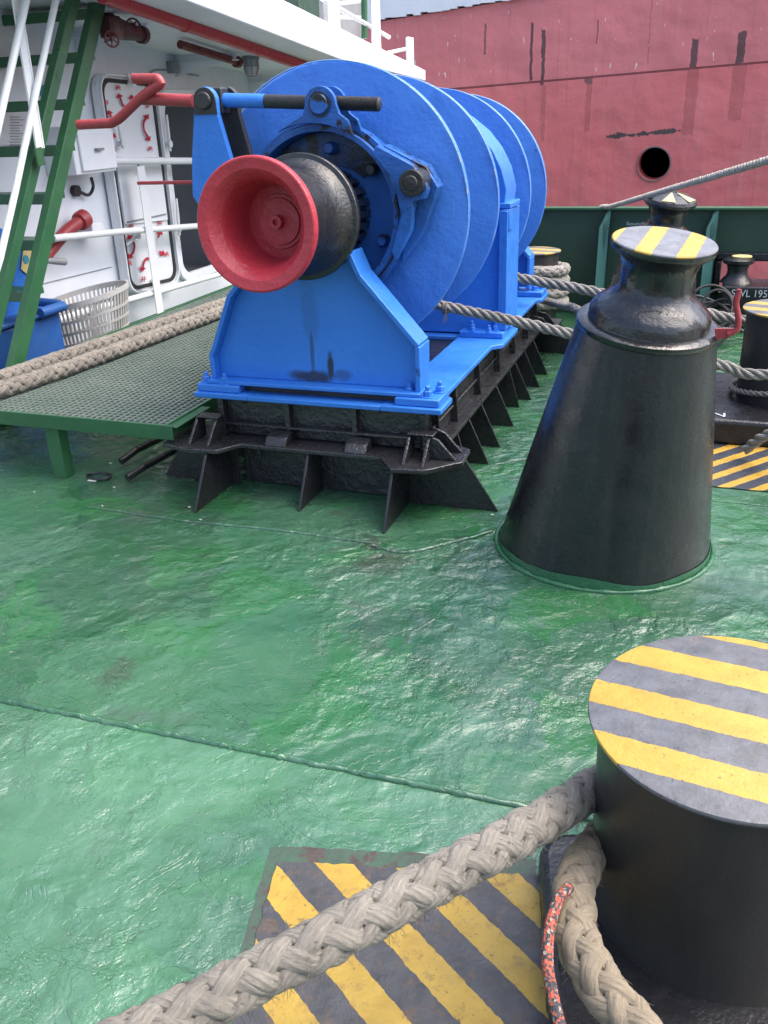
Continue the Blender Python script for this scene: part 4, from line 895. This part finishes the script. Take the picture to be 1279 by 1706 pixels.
g = MB(); g.poly([(DXf + .001, y, z) for y, z in ((d0 + .075, P0.z + .01), (d1 - .075, P0.z + .01 + dz(d1) - dz(d0)), (d1 - .075, zt2 + .02 + dz(d1)), (d0 + .075, zt2 + .02))], (.02, 0, 0)); g.obj('inner_panel', 'white', dr, .004)
g = MB(); ym = px(232, 330, DXf).y; g.box((DXf + .0215, ym, P0.z + .03), (DXf + .03, ym + .02, zt2 - .01)); g.box((DXf + .0215, d0 + .09, P0.z + .02), (DXf + .028, d1 - .1, P0.z + .032)); g.obj('panel_seam', 'grey', dr)
# red open / close marks
gm = MB(); XX = Vector((0, 1, 0)); YY = Vector((0, 0, 1)); cnt = [0]
def cp(x, y): return px(140 + x * .2404, 90 + y * .2404, DXf + .012)
def sz(x, y, k): return k * .2404 * (px(200, 200, DXf).x * 0 + abs((px(141, 90 + y * .24, DXf) - px(140, 90 + y * .24, DXf)).y))
def stroke(pts, wpx):
    q = [cp(*p) for p in pts]; cnt[0] += 1
    ribbon(gm, Vector((DXf + .0125 + .0006 * (cnt[0] % 7), 0, 0)), XX, YY, [(p.y, p.z) for p in q], wpx * .0015)
def arrow(pts, head=24):
    q = spline([Vector((a, b, 0)) for a, b in pts], 6); q = [(p.x, p.y) for p in q]; stroke(q, 11)
    for (ex, ey), (ix, iy) in ((q[-1], q[max(0, len(q) - 4)]),):
        d = Vector((ex - ix, ey - iy)).normalized(); s_ = Vector((-d.y, d.x)); e = Vector((ex, ey)); tip = e + d * head * 1.2
        tri = [cp(*(e + s_ * head)), cp(*(e - s_ * head)), cp(*tip)]
        gm.hexa([(DXf + .0127, p.y, p.z) for p in tri], (.0025, 0, 0))
def both(pts): arrow(pts); arrow(pts[::-1])
def glyph(kind, x, y, s):
    K = {'k': [[(-.9, -.8), (.9, -.8)], [(-1, .0), (1, .0)], [(-.35, -.8), (-.38, .1), (-.75, 1)], [(.4, -.8), (.4, 1)]],
         'g': [[(-.45, -1), (-.25, -.62)], [(.45, -1), (.25, -.62)], [(-.7, -.5), (.7, -.5)], [(-.95, .05), (.95, .05)], [(0, -.5), (-.05, .1), (-.9, 1)], [(.02, .1), (.9, 1)]]}[kind]
    for st_ in K: stroke([(x + a * s, y + b * s) for a, b in st_], 3.6)
glyph('g', 233, 232, 17); glyph('k', 150, 338, 17); glyph('k', 436, 362, 15); glyph('g', 456, 655, 16); glyph('g', 205, 660, 13); glyph('k', 325, 1192, 17); glyph('k', 522, 1175, 17); glyph('g', 313, 1447, 17); glyph('g', 572, 1386, 15); glyph('k', 410, 1560, 18)
arrow([(285, 370), (262, 345), (246, 300)]); arrow([(345, 375), (330, 350), (328, 310)])
arrow([(215, 470), (190, 450), (176, 415)]); both([(428, 440), (408, 475), (412, 530), (440, 580)])
arrow([(195, 600), (200, 575)]); both([(318, 1275), (345, 1320), (340, 1365), (322, 1395)])
arrow([(512, 1270), (522, 1245)]); arrow([(520, 1370), (535, 1378)]); arrow([(458, 1415), (425, 1420), (408, 1455), (404, 1480)])
gm.obj('open_close_marks', 'mark_red', dr)
def dog(p, a, ln=.2, name='door_handle'):
    p = Vector(p); g = MB(); g.cyl(p, p + Vector((.05, 0, 0)), .018, 12); g.cyl(p + Vector((.05, 0, 0)), p + Vector((.062, 0, 0)), .028, 14)
    d = Vector((0, math.sin(a), math.cos(a))); q = p + Vector((.045, 0, 0)); g.tube([q - d * ln * .25, q + d * ln * .4, q + d * ln], [.013, .014, .009], 10); g.obj(name, 'white_rail', dr)
dog(px(195, 239, DXf), -.1, .15); dog(px(274, 240, WLX + .04), .06, .22); dog(px(290, 380, WLX + .04), .08, .24); dog(px(251, 468, DXf), .3, .05); dog(px(220, 392, DXf), -1.9, .16); dog(px(212, 138, DXf), -.7, .08)
# roof slab with sheer
RX = -3.2; ty0, ty1 = 1.5, 10.52
def rtop(y): return 2.352 - .1098 * (y - 6.954)
def rbot(y): return 2.184 - .1 * (y - 6.057) + .0135 * max(0, y - 7.9)**2 * .0 
g = MB()
q = [(RX, ty0, rbot(ty0)), (RX, ty1, rbot(ty1) + .105), (RX, ty1, rtop(ty1)), (RX, ty0, rtop(ty0))]
mid = 9.0; q = [(RX, ty0, rbot(ty0)), (RX, 8.0, rbot(8.0)), (RX, ty1, 1.853), (RX, ty1, rtop(ty1)), (RX, ty0, rtop(ty0))]
g.hexa(q, (-4.2, 0, 0)); rf = g.obj('roof', 'white', dh, .01)
for yb in (6.05, 7.35, 8.7):
    g = MB(); g.poly([(RX - .62, yb, rbot(yb) - .0005), (WLX + .002, yb, rbot(yb) - .0005), (WLX + .002, yb, rbot(yb) - .16), (RX - .66, yb, rbot(yb) - .05)], (0, .012, 0))
    g.box((WLX + .01, yb - .025, rbot(yb) - .062), (RX - .64, yb + .04, rbot(yb) - .05)); g.obj('roof_bracket', 'white_wall', dh)
g = MB(); g.box((WLX, 2, 0.0), (WLX + .012, 10.5, .07)); g.obj('skirting', 'green', dh)
g = MB(); a = px(95, 455, WLX); 
ledge = [px(x, y, WLX) for x, y in ((50, 478), (185, 445))]; g.bar(ledge[0], ledge[1], .008, .008); g.obj('plate_seam', 'grey', dh)
# roof railing
rr_ = thing('roof_railing', 'white pipe railing standing on the edge of the deckhouse roof', 'railing', (RX - .06, 9, 2.1))
def post(xp, yb, yt, X=RX - .06, wd=.05):
    p = px(xp, yb, X); q = px(xp, yt, X); g = MB(); g.box((X - .006, p.y - wd, p.z - .06), (X + .006, p.y + wd, q.z)); g.box((X - .05, p.y - .006, p.z - .06), (X - .0061, p.y + .006, q.z)); g.obj('stanchion', 'white_rail', rr_, .002); return p, q
post(557, 42, -60, wd=.12); post(627, 78, -60, wd=.12); post(684, 106, 62, wd=.10)
g = MB(); a = px(536, -2, RX - .07); b = px(648, 62, RX - .07); g.tube([a, b], .02, 10); a = px(645, 88, RX - .07); b = px(684, 80, RX - .07); g.tube([a, b], .018, 10); a = px(560, 28, RX - .5); b = px(606, 30, RX - .5); g.tube([a, b], .018, 8); a = px(564, 6, RX - .5); b = px(600, 2, RX - .5); g.tube([a, b], .018, 8); g.obj('rail', 'white_rail', rr_)
g = MB(); p = px(607, 64, RX - .09); q = px(606, -40, RX - .09); g.tube([p, q], .03, 10); g.obj('green_post', 'green', rr_)
g = MB(); a = px(540, 40, -4.1); b = px(606, 48, -4.1); g.box((-4.3, a.y, 2.0), (-4.1, b.y, 3.3)); o = g.obj('grey_deck_box', 'grey', None, .01); tag(o, 'plain grey box standing behind the roof railing', 'box')
# ---- fittings on the wall and under the roof
def on_wall(x, y, d=0): return px(x, y, WLX + d)
a = px(170, -10, RX - .35); b = px(520, 113, RX - .35); 
g = MB(); g.tube([a, b, b + (b - a) * .4], .052, 20); m_ = lerp(a, b, .30); d_ = (b - a).normalized(); g.lathe([(.056, -.02), (.058, -.01), (.058, .01), (.056, .02)], m_, d_, 20); o = g.obj('fire_main_pipe', 'red'); tag(o, 'long red pipe slung under the deckhouse roof edge', 'pipe')
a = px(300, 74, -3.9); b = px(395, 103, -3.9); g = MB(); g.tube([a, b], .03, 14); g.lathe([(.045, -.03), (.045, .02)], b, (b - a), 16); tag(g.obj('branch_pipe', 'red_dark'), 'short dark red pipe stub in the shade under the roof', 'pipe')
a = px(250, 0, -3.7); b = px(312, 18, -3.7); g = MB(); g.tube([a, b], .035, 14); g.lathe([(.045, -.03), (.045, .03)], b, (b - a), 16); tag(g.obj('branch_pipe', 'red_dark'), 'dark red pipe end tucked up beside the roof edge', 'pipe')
vv_ = thing('valve_manifold', 'cluster of dark red fire valves with handwheels beside the ladder top', 'valve', on_wall(205, 55, .7))
def wheel(c, R, nrm):
    c = Vector(c); nrm = Vector(nrm).normalized(); u = nrm.orthogonal().normalized(); v_ = nrm.cross(u); g = MB()
    g.tube([c + (u * math.cos(a) + v_ * math.sin(a)) * R for a in [2 * math.pi * k / 28 for k in range(28)]], R * .14, 8, closed=True)
    for k in range(5): a = 2 * math.pi * k / 5; g.tube([c, c + (u * math.cos(a) + v_ * math.sin(a)) * R], R * .1, 6)
    g.cyl(c - nrm * .02, c + nrm * .02, R * .25, 10); g.tube([c, c - nrm * .1], R * .12, 8); return g
wheel(px(186, 65, WLX + .74), .045, (.9, -.5, .1)).obj('handwheel', 'red_dark', vv_); wheel(px(222, 42, WLX + .72), .042, (.7, -.6, .3)).obj('handwheel', 'red_dark', vv_)
g = MB(); a = px(172, 42, WLX + .68); b = px(236, 58, WLX + .68); g.tube([a, lerp(a, b, .5), b], [.05, .06, .04], 14); c = px(212, 50, WLX + .68); g.tube([c, c + Vector((-.2, 0, .1))], .045, 12); g.lathe([(.055, -.02), (.055, .02)], b, b - a, 16); g.lathe([(.075, -.06), (.08, 0), (.06, .06)], lerp(a, b, .2), (0, 0, 1), 14); g.obj('valve_body', paint('sooty_valve', (.05, .025, .028), (.09, .02, .025), .5), vv_)
lm = thing('bulkhead_lamp', 'caged bulkhead lamp hanging under the roof beside the red pipe', 'lamp', px(417, 92, -3.85))
c = px(417, 97, -3.85); g = MB(); g.lathe([(.05, 0), (.075, -.01), (.075, .045), (.05, .06), (.03, .2)], c, (0, 0, 1), 24); g.obj('lamp_body', 'grey', lm)
g = MB(); g.lathe([(.052, -.005), (.055, -.07), (.04, -.115), (0, -.125)], c, (0, 0, 1), 20); g.obj('glass', 'glass', lm)
g = MB()
for k in range(6): a = math.pi * k / 3; d = Vector((math.cos(a), math.sin(a), 0)); g.tube([c + d * .066, c + d * .068 + Vector((0, 0, -.08)), c + d * .045 + Vector((0, 0, -.13)), c + Vector((0, 0, -.14))], .005, 6)
g.tube([c + Vector((.068 * math.cos(a), .068 * math.sin(a), -.06)) for a in [2 * math.pi * k / 20 for k in range(20)]], .004, 6, closed=True); g.obj('cage', 'grey', lm)
g = MB(); g.tube(spline([on_wall(246, 133, .02), on_wall(254, 118, .02), on_wall(280, 117, .02), on_wall(300, 121, .02), on_wall(330, 126, .02)], .03), .008, 6); c = on_wall(288, 113, .03); g.box((c.x - .03, c.y - .05, c.z - .04), (c.x + .03, c.y + .05, c.z + .05)); tag(g.obj('cable_conduit', 'grey'), 'thin conduit and junction box above the open doorway', 'conduit')
# grey cabinet
cb = thing('wall_cabinet', 'white steel cabinet on the wall left of the open door', 'cabinet', on_wall(160, 250))
a = px(133, 297, WLX + .25); b = px(183, 205, WLX + .25); g = MB(); g.box((WLX + .003, a.y - .03, a.z + .02), (WLX + .25, b.y, b.z - .01)); g.obj('body', 'white', cb, .008)
g = MB(); g.box((WLX + .251, a.y + .03, a.z + .04), (WLX + .27, b.y - .01, b.z - .06)); dd = g.obj('door', 'white', cb, .006)
g = MB(); p = px(166, 249, WLX + .28); g.box((p.x - .012, p.y - .05, p.z - .006), (p.x + .02, p.y + .03, p.z + .01)); g.obj('handle', 'grey', dd, .003)
g = MB(); g.tube(spline([on_wall(152, 297, .12), on_wall(155, 312, .08), on_wall(147, 325, .05), on_wall(128, 317, .03)], .02), .012, 8); p = on_wall(122, 318, .0); g.cyl(p, p + Vector((.04, 0, 0)), .04, 14); tag(g.obj('power_cable', 'rubber'), 'short black cable dropping from the white cabinet to a socket', 'cable')
# notice
ns = thing('notice', 'white printed notice sheet fixed to the wall behind the ladder', 'notice', on_wall(30, 225))
q = [on_wall(x, y, .012) for x, y in ((-40, 243), (62, 241), (66, 182), (-34, 178))]; g = MB(); g.poly(q, (.004, 0, 0)); g.obj('sheet', 'sign', ns)
g = MB(); rn = random.Random(8)
for k in range(11):
    y = 193 + k * 4.6; a = on_wall(16 + (k % 3), y + 2, .018); b = on_wall(30 + rn.random() * 10, y + 2, .018); g.bar(a, b, .004, .010, (1, 0, 0))
g.obj('printed_lines', 'ink', ns)
q = [on_wall(x, y, .01) for x, y in ((66, 160), (92, 158), (82, 140), (70, 142))]; g = MB(); g.poly(q, (.004, 0, 0)); o = g.obj('sticker', 'cyan_card'); tag(o, 'small pale blue sticker on the wall behind the ladder', 'sticker')
# red elbow pipe, tap
g = MB(); P = [on_wall(x, y, d) for x, y, d in ((60, 445, .12), (85, 415, .12), (108, 388, .12), (120, 378, .12), (137, 366, .12))]; g.tube(spline(P, .02), .043, 16); g.lathe([(.06, -.045), (.066, -.03), (.066, .03), (.05, .045)], on_wall(137, 366, .12), P[-1] - P[-2], 20); o = g.obj('fire_hydrant_pipe', 'red_dull'); tag(o, 'red elbow pipe with a collar slanting up the white wall', 'pipe')
g = MB(); p = on_wall(133, 385, 0); g.box((WLX + .002, p.y - .05, p.z - .015), (WLX + .15, p.y + .08, p.z + .06)); tag(g.obj('pipe_bracket', 'white_rail', None, .004), 'small white bracket holding the red elbow pipe', 'bracket')
g = MB(); a = on_wall(70, 434, .25); b = on_wall(107, 436, .25); g.tube([a, lerp(a, b, .5), b], [.014, .022, .026], 14); o = g.obj('spigot', 'grey'); tag(o, 'grey tapered spigot poking out beside the ladder', 'spigot')
# ================================================================== HANDRAIL before the wall
HXr = -4.22
hr = thing('handrail', 'white three bar handrail in front of the deckhouse door', 'handrail', (HXr, 6.4, 0))
for pts, r in ((((118, 268), (336, 268)), .027), (((88, 397), (200, 386), (336, 376)), .024), (((52, 547), (150, 517), (260, 487), (400, 447)), .024)):
    P = [px(x, y, HXr) for x, y in pts]; g = MB(); g.tube(P, r, 14); g.obj('rail', 'white_rail', hr)
a = px(269, 540, HXr + .03); b = px(240, 276, HXr + .03)
g = MB(); g.box((HXr + .028, a.y - .05, 0), (HXr + .036, a.y + .05, b.z)); g.box((HXr - .02, a.y + .042, 0), (HXr + .0279, a.y + .05, b.z)); g.obj('stanchion', 'white_rail', hr, .003)
# ================================================================== LADDER
ld = thing('ladder', 'steep green steel ladder up to the roof with white handrails', 'ladder', (-3.75, 4.3, 0))
LX = -3.75
def stringer(top, bot, X, wpx):
    a = px(*bot, X); b = px(*top, X); d = (b - a).normalized(); a = a - d * .35; b = b + d * .1
    up = Vector((1, 0, 0)).cross(d)
    g = MB(); g.bar(a, b, wpx, .012, (1, 0, 0)); o = g.obj('stringer', 'green', ld, .002)
    g = MB(); g.bar(a + up * wpx * .5 + Vector((-.02, 0, 0)), b + up * wpx * .5 + Vector((-.02, 0, 0)), .008, .05, (1, 0, 0)); g.bar(a - up * wpx * .5 + Vector((-.02, 0, 0)), b - up * wpx * .5 + Vector((-.02, 0, 0)), .008, .05, (1, 0, 0)); g.obj('flange', 'green', o)
    return a, b
ra, rb_ = stringer((163, 20), (28, 618), LX, .085)
la, lb = stringer((128, -12), (-2, 530), LX + .03, .06)
# treads cross behind both stringers and run on past the left edge
for y in (18, 91, 169, 246, 327, 404, 490):
    f = (y - 20) / 598; xr = 151 - f * 133
    p = px(xr - 4, y + 2, LX - .03)
    g = MB(); g.box((p.x - .75, p.y - .0, p.z - .018), (p.x - .005, p.y + .17, p.z + .018)); g.box((p.x - .75, p.y - .008, p.z - .04), (p.x - .005, p.y - .0005, p.z + .02)); g.obj('tread', 'green', ld, .002)
def hand(pts, X, r=None, flat=None):
    P = [px(x, y, X) for x, y in pts]; g = MB()
    if flat: g.bar(P[0], P[1], flat, .01, (1, .2, 0)); g.bar(P[0] + Vector((-.02, .03, 0)), P[1] + Vector((-.02, .03, 0)), .01, .05, (1, .2, 0))
    else: g.tube(P, r, 12)
    return g.obj('handrail_bar', 'white_rail', ld)
hand(((20, -40), (66, 247)), LX + .07, flat=.085)
hand(((95, -10), (54, 180), (25, 320), (0, 430), (-15, 480)), LX + .10, .019)
hand(((46, -10), (28, 70), (0, 195), (-12, 250)), LX + .12, .02)
g = MB(); a = px(62, 246, LX + .075); b = px(69, 276, LX + .075); g.bar(a, b, .076, .012, (1, .2, 0)); g.obj('stanchion_foot', 'green', ld)
# ================================================================== BASKET, LOCKER, BLUE MACHINE
bk = thing('basket', 'grimy white plastic lattice basket standing by the deckhouse wall', 'basket', (-4.05, 5.3, 0))
bc_ = pd_ = CAM + ray(140, 492) * 6.2; RB_ = .30; HB = .43; zt_ = bc_.z; zb0 = max(.02, zt_ - HB)
def rad(f): return RB_ * (.80 + .20 * f)
def brim(f, a, dr=0): return Vector((bc_.x + (rad(f) + dr) * math.cos(a), bc_.y + (rad(f) + dr) * math.sin(a), zb0 + (zt_ - zb0) * f + .20 * (rad(f) + dr) * math.cos(a - .5)))
g = MB(); NB = 64
for f, hh in ((0, .03), (.2, .018), (.38, .018), (.56, .018), (.74, .02), (.985, .035)):
    vs = []
    for k in range(NB):
        a = 2 * math.pi * k / NB
        for dr, dh_ in ((-.006, -hh / 2), (.006, -hh / 2), (.008, hh / 2), (-.006, hh / 2)): vs.append(brim(f, a, dr) + Vector((0, 0, dh_)))
    g.add(vs, [(4 * k + i, 4 * ((k + 1) % NB) + i, 4 * ((k + 1) % NB) + (i + 1) % 4, 4 * k + (i + 1) % 4) for k in range(NB) for i in range(4)])
g.obj('band', 'basket', bk)
g = MB()
for k in range(60):
    a = 2 * math.pi * k / 60; p, q = brim(.0, a), brim(.97, a); t_ = Vector((-math.sin(a), math.cos(a), 0)) * .0065; n_ = Vector((math.cos(a), math.sin(a), 0)) * .004
    g.hexa([p - t_ - n_, p + t_ - n_, q + t_ - n_, q - t_ - n_], n_ * 2)
g.obj('slats', 'basket', bk); g = MB(); g.lathe([(rad(0), 0), (rad(0), .008)], (bc_.x, bc_.y, zb0), n=40); g.obj('base', 'basket', bk)
lk = thing('blue_bin', 'blue lidded bin behind the foot of the ladder', 'bin', (-4.0, 4.9, 0))
a = px(52, 560, -3.92); b = px(104, 545, -3.92); zt3 = px(90, 522, -3.92).z
g = MB(); g.box((-4.36, a.y - .3, 0), (-3.92, b.y, zt3)); g.obj('body', 'blue_dull', lk, .02)
g = MB(); g.box((-4.38, a.y - .32, zt3 + .001), (-3.90, b.y + .015, zt3 + .03)); l_ = g.obj('lid', 'blue_dull', lk, .01)
g = MB(); pts = [(-3.89, a.y + .08, zt3 + .035), (-3.89, b.y - .0, zt3 + .035), (-3.95, b.y + .03, zt3 + .04), (-4.25, b.y + .03, zt3 + .05)]; g.tube(pts, .032, 14); g.obj('lid_roll', 'blue_dull', l_)
mc = thing('blue_machine', 'blue machine housing with yellow sticker half hidden behind the ladder', 'machine', (-4.2, 4.7, 0))
a = px(-30, 480, -4.05); b = px(50, 470, -4.05); zz0 = px(30, 530, -4.05).z; zz1 = px(20, 376, -4.05).z
g = MB(); prof = [(a.y, 0), (b.y, 0), (b.y, zz1 - .14), (b.y - .05, zz1 - .05), (b.y - .16, zz1), (a.y, zz1)]; g.poly([(-4.05, y, z) for y, z in prof], (-.34, 0, 0)); g.obj('housing', 'blue', mc, .01)
q = [px(x, y, -4.045) for x, y in ((38, 412), (56, 412), (57, 428), (54, 452), (44, 457), (34, 448))]; g = MB(); g.poly(q, (.004, 0, 0)); stk = g.obj('sticker', 'yellow_card', mc)
c = px(43, 432, -4.040); g = MB(); g.lathe([(.026, 0), (.026, .003)], c, (1, 0, 0), 20); g.obj('sticker_dot', 'cyan_card', stk)
q = [px(x, y, -4.046) for x, y in ((8, 445), (14, 441), (20, 446), (22, 470), (12, 472))]; g = MB(); g.poly(q, (.004, 0, 0)); g.obj('vent', 'rubber', mc)
